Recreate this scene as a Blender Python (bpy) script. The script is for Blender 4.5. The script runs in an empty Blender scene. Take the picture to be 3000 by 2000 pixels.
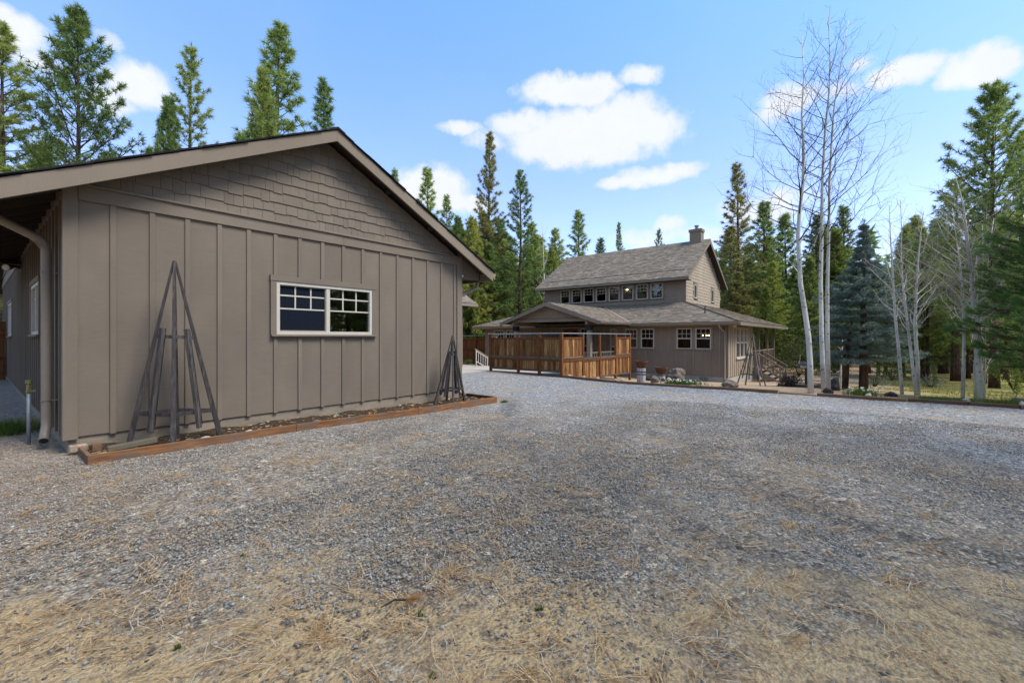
import bpy, math, random
import numpy as np
from mathutils import Vector, Matrix

# ------------------------------------------------------------------ camera, sky, sun, exposure
S = bpy.context.scene
COL = S.collection
R = math.radians
F, CX, HY, CAMH = 1296.0, 1500.0, 988.0, 1.45        # photo pixels, camera height in metres
_l = math.hypot(.774, .633)
CU, SU = .774 / _l, .633 / _l                        # camera forward = (CU, SU)

cam_d = bpy.data.cameras.new("camera")
cam = bpy.data.objects.new("camera", cam_d)
COL.objects.link(cam)
cam.location = (0, 0, CAMH)
cam.rotation_euler = (R(90), 0, math.atan2(SU, CU) - R(90))
cam_d.sensor_width = 36
cam_d.lens = F / 3000 * 36
cam_d.shift_y = -12 / 3000
cam_d.clip_start = .05
cam_d.clip_end = 2000
S.camera = cam

SUN_AZ = math.atan2(.22, -.80)                       # clockwise from +Y, measured as atan2(x, y)
SUN_EL = R(54)
S.view_settings.view_transform = 'Standard'
S.view_settings.look = 'None'
S.view_settings.gamma = 1
S.view_settings.use_curve_mapping = False
S.view_settings.exposure = 1.58
S.render.engine = 'CYCLES'
S.cycles.use_denoising = True
S.cycles.use_adaptive_sampling = False
S.cycles.max_bounces = 8

sun_d = bpy.data.lights.new("sun", 'SUN')
sun_d.energy = 1.65
sun_d.angle = R(24)
sun_d.color = (1, .93, .83)
sun = bpy.data.objects.new("sun", sun_d)
COL.objects.link(sun)
sdir = Vector((math.sin(SUN_AZ) * math.cos(SUN_EL), math.cos(SUN_AZ) * math.cos(SUN_EL), math.sin(SUN_EL)))
sun.rotation_euler = sdir.to_track_quat('Z', 'Y').to_euler()
sun.location = sdir * 50

W = bpy.data.worlds.new("World")
S.world = W
W.use_nodes = True


def nd(nt, t, **kw):
    n = nt.nodes.new(t)
    for k, v in kw.items():
        if k.startswith('i_'):
            key = k[2:]
            key = int(key) if key.isdigit() else key.replace('_', ' ')
            n.inputs[key].default_value = v
        else:
            setattr(n, k, v)
    return n


def lk(nt, a, b):
    nt.links.new(a, b)


def mth(nt, op, a, b=None, c=None, clamp=False):
    n = nt.nodes.new('ShaderNodeMath')
    n.operation = op
    n.use_clamp = clamp
    for i, v in enumerate((a, b, c)):
        if v is None:
            continue
        if isinstance(v, (int, float)):
            n.inputs[i].default_value = v
        else:
            nt.links.new(v, n.inputs[i])
    return n.outputs[0]


def vmth(nt, op, a, b=None):
    n = nt.nodes.new('ShaderNodeVectorMath')
    n.operation = op
    for i, v in enumerate((a, b)):
        if v is None:
            continue
        if isinstance(v, (tuple, list)):
            n.inputs[i].default_value = v
        else:
            nt.links.new(v, n.inputs[i])
    return n


def mixc(nt, fac, a, b, mode='MIX'):
    n = nt.nodes.new('ShaderNodeMix')
    n.data_type = 'RGBA'
    n.blend_type = mode
    for i, v in ((0, fac), (6, a), (7, b)):
        if isinstance(v, (int, float)):
            n.inputs[i].default_value = v
        elif isinstance(v, tuple):
            n.inputs[i].default_value = v if len(v) == 4 else v + (1,)
        else:
            nt.links.new(v, n.inputs[i])
    return n.outputs[2]


def ramp(nt, fac, stops, interp='LINEAR'):
    n = nt.nodes.new('ShaderNodeValToRGB')
    n.color_ramp.interpolation = interp
    els = n.color_ramp.elements
    while len(els) < len(stops):
        els.new(.5)
    for e, (p, c) in zip(els, stops):
        e.position = p
        e.color = c + (1,) if len(c) == 3 else c
    lk(nt, fac, n.inputs[0])
    return n.outputs[0]


def px_dir(x, y):
    k, v = (x - CX) / F, (HY - y) / F
    d = Vector((SU * k + CU, SU - CU * k, v))
    return d.normalized()


def build_world():
    nt = W.node_tree
    nt.nodes.clear()
    out = nd(nt, 'ShaderNodeOutputWorld')
    bg = nd(nt, 'ShaderNodeBackground')
    bg.inputs['Strength'].default_value = 0.14
    lk(nt, bg.outputs[0], out.inputs[0])
    sky = nd(nt, 'ShaderNodeTexSky')
    sky.sky_type = 'NISHITA'
    sky.sun_disc = False
    sky.sun_elevation = SUN_EL
    sky.sun_rotation = SUN_AZ
    sky.altitude = 1000
    sky.air_density = 1.0
    sky.dust_density = .4
    sky.ozone_density = 2.2
    tc = nd(nt, 'ShaderNodeTexCoord')
    dirv = tc.outputs['Generated']
    sz = nd(nt, 'ShaderNodeSeparateXYZ')
    lk(nt, dirv, sz.inputs[0])
    tint = ramp(nt, sz.outputs[2], [(0.0, (.78, .68, .80)), (.30, (.79, .73, .83)), (.62, (.71, .90, .91))])
    skyc = mixc(nt, 1.0, sky.outputs[0], tint, 'MULTIPLY')
    # fluffy distortion of the direction, then azimuth / elevation
    nz = nd(nt, 'ShaderNodeTexNoise', i_Scale=7.0, i_Detail=7.0, i_Roughness=.58)
    lk(nt, dirv, nz.inputs['Vector'])
    dis = vmth(nt, 'SUBTRACT', nz.outputs['Color'], (.5, .5, .5))
    dis = vmth(nt, 'MULTIPLY', dis.outputs[0], (.085, .085, .065))
    d2 = vmth(nt, 'ADD', dirv, dis.outputs[0])
    d2 = vmth(nt, 'NORMALIZE', d2.outputs[0])
    sp = nd(nt, 'ShaderNodeSeparateXYZ')
    lk(nt, d2.outputs[0], sp.inputs[0])
    az = mth(nt, 'ARCTAN2', sp.outputs[1], sp.outputs[0])
    el = mth(nt, 'ARCSINE', sp.outputs[2])
    cb = nd(nt, 'ShaderNodeCombineXYZ')
    lk(nt, az, cb.inputs[0])
    lk(nt, el, cb.inputs[1])
    v = cb.outputs[0]
    blobs = [  # photo px centre, half width, half height, weight
        (1640, 262, 118, 40, 1), (1745, 272, 62, 44, .9), (1730, 392, 215, 78, 1.0), (1540, 350, 100, 44, .72), (1880, 375, 110, 62, .9),
        (1330, 368, 85, 26, .55), (1430, 410, 90, 40, .5), (1880, 232, 85, 32, .6), (1760, 425, 140, 50, .9),
        (1930, 508, 120, 28, .8), (1850, 530, 90, 22, .7), (1260, 545, 95, 55, 1), (1300, 590, 80, 40, .8), (1380, 600, 60, 26, .6),
        (1960, 655, 60, 30, .6), (1900, 700, 130, 40, .5), (2240, 610, 150, 55, .7), (2060, 690, 120, 35, .5),
        (400, 235, 105, 65, 1), (330, 290, 80, 40, .8), (60, 120, 80, 60, .95), (20, 60, 60, 45, .7), (310, 110, 60, 32, .5),
        (2660, 205, 120, 42, .85), (2850, 190, 95, 55, .95), (2540, 190, 60, 36, .55), (2300, 300, 110, 60, .7), (2480, 270, 110, 44, .5),
        (2996, 175, 20, 20, .6), (120, 200, 90, 40, .6)]
    prm = []
    for (x, y, hw, hh, wt) in blobs:
        c = px_dir(x, y)
        a = px_dir(x - hw, y); b = px_dir(x + hw, y)
        u = px_dir(x, y - hh); dn = px_dir(x, y + hh)
        wa = abs(math.atan2(a.y, a.x) - math.atan2(b.y, b.x)) / 2
        we = abs(math.asin(u.z) - math.asin(dn.z)) / 2
        prm.append((math.atan2(c.y, c.x), math.asin(c.z), wa, we, wt))
    rb = random.Random(11)
    for i in range(40):      # the same kind of scattered cloud round the rest of the sky
        a = R(39.3) + rb.uniform(R(62), R(298))
        a = (a + math.pi) % (2 * math.pi) - math.pi
        if abs(abs(a) - math.pi) < .35:
            continue
        prm.append((a, rb.uniform(.18, .75), rb.uniform(.08, .3), rb.uniform(.03, .09), rb.uniform(.6, 1)))
    cur = None
    for (a, e, wa, we, wt) in prm:
        s1 = vmth(nt, 'SUBTRACT', v, (a, e, 0))
        s2 = vmth(nt, 'MULTIPLY', s1.outputs[0], (.74 / wa, .74 / we, 0))
        dt = vmth(nt, 'DOT_PRODUCT', s2.outputs[0], s2.outputs[0])
        val = mth(nt, 'MULTIPLY_ADD', dt.outputs['Value'], -1.0, wt)
        cur = val if cur is None else mth(nt, 'SMOOTH_MAX', cur, val, .12)
    nz2 = nd(nt, 'ShaderNodeTexNoise', i_Scale=16.0, i_Detail=8.0, i_Roughness=.6)
    lk(nt, dirv, nz2.inputs['Vector'])
    k = mth(nt, 'MULTIPLY_ADD', nz2.outputs['Fac'], 1.7, -.86)
    dens = mth(nt, 'ADD', cur, k)
    mr = nd(nt, 'ShaderNodeMapRange', interpolation_type='SMOOTHSTEP')
    mr.inputs['From Min'].default_value = -.10
    mr.inputs['From Max'].default_value = .70
    lk(nt, dens, mr.inputs['Value'])
    dens2 = mth(nt, 'MULTIPLY', mr.outputs[0], .96)
    # thin veil so the blue is not flat
    nz3 = nd(nt, 'ShaderNodeTexNoise', i_Scale=3.0, i_Detail=5.0, i_Roughness=.55)
    lk(nt, dirv, nz3.inputs['Vector'])
    veil = mth(nt, 'MULTIPLY', mth(nt, 'SUBTRACT', nz3.outputs['Fac'], .42, clamp=True), .22)
    dens3 = mth(nt, 'MAXIMUM', dens2, veil)
    cloudc = mixc(nt, mth(nt, 'MULTIPLY', nz2.outputs['Fac'], .8), (2.45, 2.5, 2.6), (2.05, 2.15, 2.4))
    fin = mixc(nt, dens3, skyc, cloudc)
    lk(nt, fin, bg.inputs['Color'])


build_world()

# ------------------------------------------------------------------ helpers
RNG = np.random.default_rng(5)
rnd = random.Random(5)


def at(x, y, d):
    """photo pixel and depth in metres -> point of the place"""
    k, v = (x - CX) / F, (HY - y) / F
    return Vector(((SU * k + CU) * d, (SU - CU * k) * d, CAMH + v * d))


_C = np.array([  # surveyed heights of the ground: x, y, z
    (0, 0, 0), (3, 0, 0), (0, 4, 0), (-4, 6, 0), (.8, 6.95, 0), (3.2, 6.95, -.01), (5.6, 6.95, -.07), (7.9, 6.95, -.11), (8, 10, -.06), (8, 13, -.03),
    (8, 2, -.06), (8, -4, -.06), (11, 5, -.11), (14.2, 9.3, -.08), (14.2, 12.9, -.02), (14.2, 6.5, -.18), (14.2, 4.3, -.165), (14.2, 2.5, -.15),
    (14.2, 0, -.135), (14.2, -2.5, -.115), (14.2, -8, -.1), (14.8, 6.5, -.12), (14.8, 4.3, -.1), (14.8, 2.5, -.09), (14.8, 0, -.09), (14.8, -2.5, -.06),
    (14.8, -8, -.08), (15.9, 9.27, -.2), (17.4, 9.27, -.36), (18.9, 9.27, -.53), (20.5, 9.27, -.66), (22.7, 5.4, -.69), (22.7, 10, -.7), (16, 6.8, -.27), (18, 6.8, -.3),
    (18.5, 3.7, -.36), (19.5, .3, -.35), (18.3, -1, -.3), (28.5, 5.4, -1.15), (28.5, 3.5, -.95), (16, 13, -.03), (17, 18, -.15), (22.5, 21, -.5), (20, 14, -.3), (24, 30, -.5),
    (16.5, -9, -.2), (22, -6, -.55), (28, -8, -.85), (36, -12, -1.05), (40, 5, -1.2), (50, 30, -1.1), (60, -30, -1.2), (70, 60, -1.2), (0, 24, .05), (-6, 20, .02),
    (0, 60, .1), (-40, 40, .1), (-40, -40, .1), (10, -40, -.3), (40, -50, -.9), (30, 60, -.5), (10, 20, 0), (300, 300, -1), (300, -300, -1), (-300, 300, 0), (-300, -300, 0), (300, 0, -1.2), (0, 300, 0)], dtype=float)


def _rbf():
    P = _C[:, :2]
    D = np.linalg.norm(P[:, None] - P[None], axis=2)
    n = len(P)
    A = np.zeros((n + 1, n + 1))
    A[:n, :n] = -D
    A[:n, n] = 1
    A[n, :n] = 1
    b = np.zeros(n + 1)
    b[:n] = _C[:, 2]
    return np.linalg.solve(A, b)


_Wt = _rbf()


def zg_np(p):
    D = np.linalg.norm(p[:, None, :] - _C[None, :, :2], axis=2)
    return -D @ _Wt[:-1] + _Wt[-1]


def zg(x, y):
    return float(zg_np(np.array([[x, y]], dtype=float))[0])


def world_off(o):
    v = Vector((0, 0, 0))
    while o is not None:
        v += o.location
        o = o.parent
    return v


def link(name, me, mat=None, parent=None, local=False):
    o = bpy.data.objects.new(name, me)
    COL.objects.link(o)
    if mat is not None:
        me.materials.clear()
        me.materials.append(mat)
    if parent is not None:
        o.parent = parent
        if not local:
            o.location = -world_off(parent)
    return o


def mesh_np(name, verts, faces, smooth=False):
    """verts (n,3), faces (m,k) with one k"""
    me = bpy.data.meshes.new(name)
    m, k = faces.shape
    me.vertices.add(len(verts))
    me.vertices.foreach_set('co', np.ascontiguousarray(verts, dtype=np.float32).ravel())
    me.loops.add(m * k)
    me.loops.foreach_set('vertex_index', np.ascontiguousarray(faces, dtype=np.int32).ravel())
    me.polygons.add(m)
    me.polygons.foreach_set('loop_start', np.arange(0, m * k, k, dtype=np.int32))
    if smooth:
        me.polygons.foreach_set('use_smooth', np.ones(m, dtype=bool))
    me.update(calc_edges=True)
    return me


class MB:
    def __init__(self):
        self.v = []
        self.f = []

    def quadbox(self, p):
        """8 corners: bottom 4 ccw, top 4 ccw"""
        b = len(self.v)
        self.v += [tuple(q) for q in p]
        for f in ((3, 2, 1, 0), (4, 5, 6, 7), (0, 1, 5, 4), (1, 2, 6, 5), (2, 3, 7, 6), (3, 0, 4, 7)):
            self.f.append(tuple(b + i for i in f))
        return self

    def box(self, x0, y0, z0, x1, y1, z1):
        x0, x1 = min(x0, x1), max(x0, x1)
        y0, y1 = min(y0, y1), max(y0, y1)
        z0, z1 = min(z0, z1), max(z0, z1)
        return self.quadbox([(x0, y0, z0), (x1, y0, z0), (x1, y1, z0), (x0, y1, z0), (x0, y0, z1), (x1, y0, z1), (x1, y1, z1), (x0, y1, z1)])

    def wbox(self, wall, u0, u1, w0, w1, z0, z1):
        """box on a wall: u along it, w outward from its face"""
        a = wall(u0, w0)
        b = wall(u1, w1)
        return self.box(a[0], a[1], z0, b[0], b[1], z1)

    def bar(self, a, b, wd, ht, up=(0, 0, 1), wd2=None, ht2=None):
        a, b = Vector(a), Vector(b)
        d = (b - a).normalized()
        s = d.cross(Vector(up))
        if s.length < 1e-4:
            s = d.cross(Vector((1, 0, 0)))
        s.normalize()
        t = s.cross(d).normalized()
        wd2 = wd if wd2 is None else wd2
        ht2 = ht if ht2 is None else ht2
        P = []
        for c, w_, h_ in ((a, wd, ht), (b, wd2, ht2)):
            P += [c - s * w_ / 2 - t * h_ / 2, c + s * w_ / 2 - t * h_ / 2, c + s * w_ / 2 + t * h_ / 2, c - s * w_ / 2 + t * h_ / 2]
        return self.quadbox(P)

    def tube(self, pts, rad, sides=8, caps=True):
        pts = [Vector(p) for p in pts]
        if isinstance(rad, (int, float)):
            rad = [rad] * len(pts)
        b = len(self.v)
        ref = None
        for i, p in enumerate(pts):
            d = (pts[min(i + 1, len(pts) - 1)] - pts[max(i - 1, 0)])
            d = d.normalized() if d.length > 1e-9 else Vector((0, 0, 1))
            if ref is None:
                ref = d.cross(Vector((0, 0, 1)) if abs(d.z) < .9 else Vector((1, 0, 0))).normalized()
            ref = (ref - d * ref.dot(d)).normalized()
            t = d.cross(ref)
            for k in range(sides):
                a = 2 * math.pi * k / sides
                self.v.append(tuple(p + (ref * math.cos(a) + t * math.sin(a)) * rad[i]))
        for i in range(len(pts) - 1):
            for k in range(sides):
                k2 = (k + 1) % sides
                self.f.append((b + i * sides + k, b + i * sides + k2, b + (i + 1) * sides + k2, b + (i + 1) * sides + k))
        if caps:
            self.f.append(tuple(b + k for k in reversed(range(sides))))
            e = b + (len(pts) - 1) * sides
            self.f.append(tuple(e + k for k in range(sides)))
        return self

    def lathe(self, c, prof, sides=16):
        b = len(self.v)
        for (r, z) in prof:
            for k in range(sides):
                a = 2 * math.pi * k / sides
                self.v.append((c[0] + r * math.cos(a), c[1] + r * math.sin(a), c[2] + z))
        for i in range(len(prof) - 1):
            for k in range(sides):
                k2 = (k + 1) % sides
                self.f.append((b + i * sides + k, b + i * sides + k2, b + (i + 1) * sides + k2, b + (i + 1) * sides + k))
        self.f.append(tuple(b + k for k in reversed(range(sides))))
        e = b + (len(prof) - 1) * sides
        self.f.append(tuple(e + k for k in range(sides)))
        return self

    def prism(self, poly, off):
        """polygon (list of points) extruded by vector off"""
        b = len(self.v)
        n = len(poly)
        off = Vector(off)
        self.v += [tuple(p) for p in poly] + [tuple(Vector(p) + off) for p in poly]
        self.f.append(tuple(b + i for i in range(n)))
        self.f.append(tuple(b + n + i for i in reversed(range(n))))
        for i in range(n):
            j = (i + 1) % n
            self.f.append((b + j, b + i, b + n + i, b + n + j))
        return self

    def build(self, name, mat, parent=None, smooth=False, bevel=0, stuff=False):
        me = bpy.data.meshes.new(name)
        me.from_pydata(self.v, [], self.f)
        if smooth:
            me.polygons.foreach_set('use_smooth', [True] * len(me.polygons))
        me.update()
        o = link(name, me, mat, parent)
        if bevel:
            m = o.modifiers.new('bevel', 'BEVEL')
            m.width = bevel
            m.segments = 1
            m.limit_method = 'ANGLE'
        if stuff:
            o['kind'] = 'stuff'
        return o


def thing(name, label, cat, loc=(0, 0, 0), group=None):
    o = bpy.data.objects.new(name, None)
    COL.objects.link(o)
    o.empty_display_size = .3
    o.location = loc
    tag(o, label, cat, group)
    return o


def tag(o, label, cat, group=None):
    o['label'] = label
    o['category'] = cat
    if group:
        o['group'] = group
    return o


def struct(o):
    o['kind'] = 'structure'
    return o


# ------------------------------------------------------------------ materials
def mat(name, rough=.7, spec=.3):
    m = bpy.data.materials.new(name)
    m.use_nodes = True
    nt = m.node_tree
    b = nt.nodes['Principled BSDF']
    b.inputs['Roughness'].default_value = rough
    b.inputs['Specular IOR Level'].default_value = spec
    return m, nt, b


def coords(nt, scale, rnd_off=False):
    tc = nd(nt, 'ShaderNodeTexCoord')
    src = tc.outputs['Object']
    if rnd_off:
        oi = nd(nt, 'ShaderNodeObjectInfo')
        m = mth(nt, 'MULTIPLY', oi.outputs['Random'], 37.0)
        c = nd(nt, 'ShaderNodeCombineXYZ')
        for i in range(3):
            lk(nt, m, c.inputs[i])
        src = vmth(nt, 'ADD', src, c.outputs[0]).outputs[0]
    mp = nd(nt, 'ShaderNodeMapping')
    mp.inputs['Scale'].default_value = scale
    lk(nt, src, mp.inputs['Vector'])
    return mp.outputs[0]


def noise(nt, vec, scale=1.0, detail=4.0, rough=.55):
    n = nd(nt, 'ShaderNodeTexNoise', i_Scale=scale, i_Detail=detail, i_Roughness=rough)
    lk(nt, vec, n.inputs['Vector'])
    return n


def bump(nt, b, h, strength, dist):
    n = nd(nt, 'ShaderNodeBump')
    n.inputs['Strength'].default_value = strength
    n.inputs['Distance'].default_value = dist
    lk(nt, h, n.inputs['Height'])
    lk(nt, n.outputs[0], b.inputs['Normal'])


def paint(name, col, saw=(5, 5, 130), strength=.35, var=.10):
    m, nt, b = mat(name, .75, .25)
    n1 = noise(nt, coords(nt, saw, True), 1, 5, .6)
    n2 = noise(nt, coords(nt, (1.2, 1.2, .8), True), 1, 4)
    oi = nd(nt, 'ShaderNodeObjectInfo')
    f = mth(nt, 'ADD', mth(nt, 'MULTIPLY', n1.outputs[0], .45), mth(nt, 'MULTIPLY', n2.outputs[0], .55))
    lo = tuple(c * (1 - var * 1.6) for c in col)
    hi = tuple(c * (1 + var * 1.4) for c in col)
    c = ramp(nt, f, [(.3, lo), (.7, hi)])
    v = mth(nt, 'MULTIPLY_ADD', oi.outputs['Random'], .09, .955)
    hsv = nd(nt, 'ShaderNodeHueSaturation')
    lk(nt, c, hsv.inputs['Color'])
    lk(nt, v, hsv.inputs['Value'])
    # rain splash dirt and pin knots
    n3 = noise(nt, coords(nt, (9, 9, 6), True), 1, 3)
    kn = ramp(nt, n3.outputs[0], [(.70, (0, 0, 0)), (.78, (1, 1, 1))])
    c2 = mixc(nt, mth(nt, 'MULTIPLY', kn, .18), hsv.outputs[0], tuple(x * .5 for x in col))
    tcz = nd(nt, 'ShaderNodeTexCoord')
    spz = nd(nt, 'ShaderNodeSeparateXYZ')
    lk(nt, tcz.outputs['Object'], spz.inputs[0])
    nsp = noise(nt, coords(nt, (3, 3, 2.2)), 1, 5, .65)
    spl = mth(nt, 'MULTIPLY_ADD', spz.outputs[2], -1.6, mth(nt, 'MULTIPLY_ADD', nsp.outputs[0], 1.5, .25))
    spl = mth(nt, 'MINIMUM', mth(nt, 'MAXIMUM', spl, 0.0), 1.0)
    c2 = mixc(nt, mth(nt, 'MULTIPLY', spl, .38), c2, (.24, .185, .13))
    nfade = noise(nt, coords(nt, (.5, .5, .35)), 1, 4, .6)
    c2 = mixc(nt, .32, c2, mixc(nt, 1.0, c2, ramp(nt, nfade.outputs[0], [(.3, (.62, .62, .62)), (.7, (1.4, 1.38, 1.34))]), 'MULTIPLY'))
    lk(nt, c2, b.inputs['Base Color'])
    bump(nt, b, n1.outputs[0], strength, .004)
    return m


def simple(name, col, rough=.6, spec=.3, metal=0, var=.12, nscale=(6, 6, 6), bstr=.1):
    m, nt, b = mat(name, rough, spec)
    n = noise(nt, coords(nt, nscale, True), 1, 5, .6)
    c = ramp(nt, n.outputs[0], [(.3, tuple(x * (1 - var) for x in col)), (.7, tuple(x * (1 + var) for x in col))])
    lk(nt, c, b.inputs['Base Color'])
    b.inputs['Metallic'].default_value = metal
    if bstr:
        bump(nt, b, n.outputs[0], bstr, .01)
    return m


def wood(name, stops, grain, rnd_hue=.25, rough=.75, knots=True, foot=None):
    m, nt, b = mat(name, rough, .2)
    v = coords(nt, grain, True)
    n1 = noise(nt, v, 1, 6, .62)
    oi = nd(nt, 'ShaderNodeObjectInfo')
    sh = mth(nt, 'MULTIPLY_ADD', oi.outputs['Random'], rnd_hue, -rnd_hue / 2)
    f = mth(nt, 'ADD', n1.outputs[0], sh)
    c = ramp(nt, f, stops)
    n2 = noise(nt, coords(nt, tuple(max(1.5, g * .22) for g in grain), True), 1, 3)
    if knots:
        k = ramp(nt, n2.outputs[0], [(.62, (0, 0, 0)), (.74, (1, 1, 1))])
        c = mixc(nt, mth(nt, 'MULTIPLY', k, .75), c, tuple(x * .45 for x in stops[0][1]))
    if foot:
        tc = nd(nt, 'ShaderNodeTexCoord')
        sp = nd(nt, 'ShaderNodeSeparateXYZ')
        lk(nt, tc.outputs['Object'], sp.inputs[0])
    lk(nt, c, b.inputs['Base Color'])
    bump(nt, b, n1.outputs[0], .5, .004)
    return m


def leaf_mat(name, stops, transl=.48, clump=1.3, objvar=.3):
    m, nt, b = mat(name, .55, .25)
    g = nd(nt, 'ShaderNodeNewGeometry')
    n = noise(nt, coords(nt, (clump,) * 3), 1, 2)
    oi = nd(nt, 'ShaderNodeObjectInfo')
    f = mth(nt, 'ADD', mth(nt, 'MULTIPLY', g.outputs['Random Per Island'], .45), mth(nt, 'MULTIPLY', n.outputs[0], .55))
    f = mth(nt, 'ADD', f, mth(nt, 'MULTIPLY_ADD', oi.outputs['Random'], objvar, -objvar / 2))
    c = ramp(nt, f, stops)
    lk(nt, c, b.inputs['Base Color'])
    tr = nd(nt, 'ShaderNodeBsdfTranslucent')
    lk(nt, c, tr.inputs['Color'])
    mx = nd(nt, 'ShaderNodeMixShader')
    mx.inputs[0].default_value = transl
    lk(nt, b.outputs[0], mx.inputs[1])
    lk(nt, tr.outputs[0], mx.inputs[2])
    lk(nt, mx.outputs[0], nt.nodes['Material Output'].inputs[0])
    return m


def glass_mat():
    m = bpy.data.materials.new('window_glass')
    m.use_nodes = True
    nt = m.node_tree
    nt.nodes.clear()
    out = nd(nt, 'ShaderNodeOutputMaterial')
    t = nd(nt, 'ShaderNodeBsdfTransparent')
    t.inputs[0].default_value = (.62, .68, .66, 1)
    g = nd(nt, 'ShaderNodeBsdfGlossy')
    g.inputs['Roughness'].default_value = .015
    g.inputs['Color'].default_value = (1, 1, 1, 1)
    fr = nd(nt, 'ShaderNodeFresnel', i_IOR=1.5)
    fac = mth(nt, 'MULTIPLY_ADD', fr.outputs[0], .85, .01, clamp=True)
    mx = nd(nt, 'ShaderNodeMixShader')
    lk(nt, fac, mx.inputs[0])
    lk(nt, t.outputs[0], mx.inputs[1])
    lk(nt, g.outputs[0], mx.inputs[2])
    lk(nt, mx.outputs[0], out.inputs[0])
    return m


TAUPE = (.170, .140, .110)
M = {}
M['siding'] = paint('taupe_siding_paint', TAUPE)
M['trim'] = paint('taupe_trim_paint', (.175, .145, .114), saw=(60, 60, 60), strength=.2)
M['fascia'] = paint('taupe_fascia_paint', (.205, .168, .128), saw=(90, 90, 9), strength=.35, var=.06)
M['shingle_paint'] = paint('taupe_shingle_paint', (.162, .134, .105), saw=(140, 140, 5), strength=.2)
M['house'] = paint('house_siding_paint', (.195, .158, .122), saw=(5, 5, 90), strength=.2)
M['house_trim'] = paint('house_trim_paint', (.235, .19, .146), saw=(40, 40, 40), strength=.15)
M['house_sunlit'] = paint('house_paint_sunlit', (.36, .295, .222), saw=(40, 40, 40), strength=.15)  # the house paint again, lightened to carry sunlight on the sun-facing side
M['gutter'] = simple('gutter_paint', (.235, .195, .155), .45, .4, var=.04, bstr=0)
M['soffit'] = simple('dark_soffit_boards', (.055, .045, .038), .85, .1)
M['frame'] = simple('almond_window_vinyl', (.50, .465, .40), .45, .4, var=.05, bstr=0)
M['glass'] = glass_mat()
M['screen'] = simple('insect_screen', (.010, .014, .022), .9, .05, var=.05, nscale=(300, 300, 300), bstr=0)
M['dark'] = simple('room_darkness', (.05, .045, .04), .9, .1)
M['curtain'] = simple('interior_wall', (.25, .2, .15), .9, .1)
M['door'] = wood('red_wood_door', [(.3, (.16, .035, .012)), (.7, (.30, .075, .025))], (30, 30, 2), .1)
M['iron'] = simple('black_iron', (.015, .014, .014), .5, .4)
M['galv'] = simple('galvanised_pipe', (.24, .27, .29), .5, .5, .4)
M['brass'] = simple('painted_brass', (.17, .165, .06), .5, .4, var=.5, nscale=(30, 30, 30))
M['terra'] = simple('terracotta', (.115, .046, .026), .8, .2, var=.25)
M['rock'] = simple('grey_rock', (.155, .125, .10), .9, .2, var=.45, nscale=(7, 7, 7), bstr=.6)
M['dark_rock'] = simple('dark_lava_rock', (.05, .045, .042), .9, .2, var=.4, nscale=(9, 9, 9), bstr=.6)
M['white_rock'] = simple('pale_rock', (.46, .39, .31), .9, .2, var=.3, nscale=(9, 9, 9), bstr=.4)
M['cedar'] = wood('cedar_fence_boards', [(.26, (.035, .014, .006)), (.40, (.12, .052, .019)), (.54, (.25, .118, .042)), (.72, (.46, .28, .12))], (38, 38, 1.8), .26)
M['cedar_post'] = wood('cedar_posts', [(.3, (.085, .028, .009)), (.7, (.22, .085, .028))], (24, 24, 1.5), .15)
M['cedar_grey'] = wood('greyed_fence_rails', [(.3, (.055, .045, .038)), (.55, (.13, .10, .08)), (.75, (.24, .15, .075))], (8, 8, 30), .2)
M['old_fence'] = wood('brown_back_fence', [(.3, (.05, .018, .007)), (.7, (.19, .075, .025))], (30, 30, 1.5), .2)
M['obelisk'] = wood('weathered_grey_wood', [(.3, (.030, .026, .026)), (.55, (.062, .055, .053)), (.75, (.125, .11, .10))], (40, 40, 5), .2, knots=False)
M['obelisk_pale'] = wood('pale_grey_wood', [(.3, (.085, .072, .062)), (.55, (.15, .13, .112)), (.75, (.23, .20, .175))], (40, 40, 5), .2, knots=False)
M['timber'] = wood('landscape_timber', [(.3, (.11, .042, .016)), (.55, (.225, .098, .038)), (.75, (.33, .18, .09))], (3.5, 40, 45), .12)
M['timber_y'] = wood('landscape_timber_weathered', [(.3, (.10, .042, .018)), (.55, (.20, .092, .04)), (.75, (.29, .17, .095))], (40, 3.0, 45), .40)
M['whitewood'] = wood('whitewashed_wood', [(.3, (.16, .13, .12)), (.5, (.40, .37, .36)), (.7, (.62, .58, .55))], (24, 24, 3), .1)
M['stair'] = paint('stair_paint', (.23, .18, .135), saw=(30, 30, 30))
M['treadwood'] = wood('worn_treads', [(.3, (.22, .16, .11)), (.7, (.46, .36, .26))], (30, 4, 30), .1)
M['white_metal'] = simple('cream_handrail_paint', (.52, .48, .42), .5, .3, bstr=0)
M['flash'] = simple('valley_flashing', (.36, .25, .20), .5, .4)
M['metal'] = simple('grey_metal', (.20, .19, .18), .45, .5, .3)
M['lamp_white'] = simple('white_lamp_glass', (.8, .8, .78), .3, .5, bstr=0)
M['hardware'] = simple('brown_fixture', (.07, .05, .035), .5, .4)


def grey_timber(m):
    nt = m.node_tree
    b = nt.nodes['Principled BSDF']
    src = b.inputs['Base Color'].links[0].from_socket
    n = noise(nt, coords(nt, (2.2, 2.2, 9), True), 1, 5, .65)
    f = ramp(nt, n.outputs[0], [(.42, (0, 0, 0)), (.62, (.75, .75, .75))])
    lk(nt, mixc(nt, f, src, (.135, .105, .082)), b.inputs['Base Color'])


grey_timber(M['timber'])
grey_timber(M['timber_y'])


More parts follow.
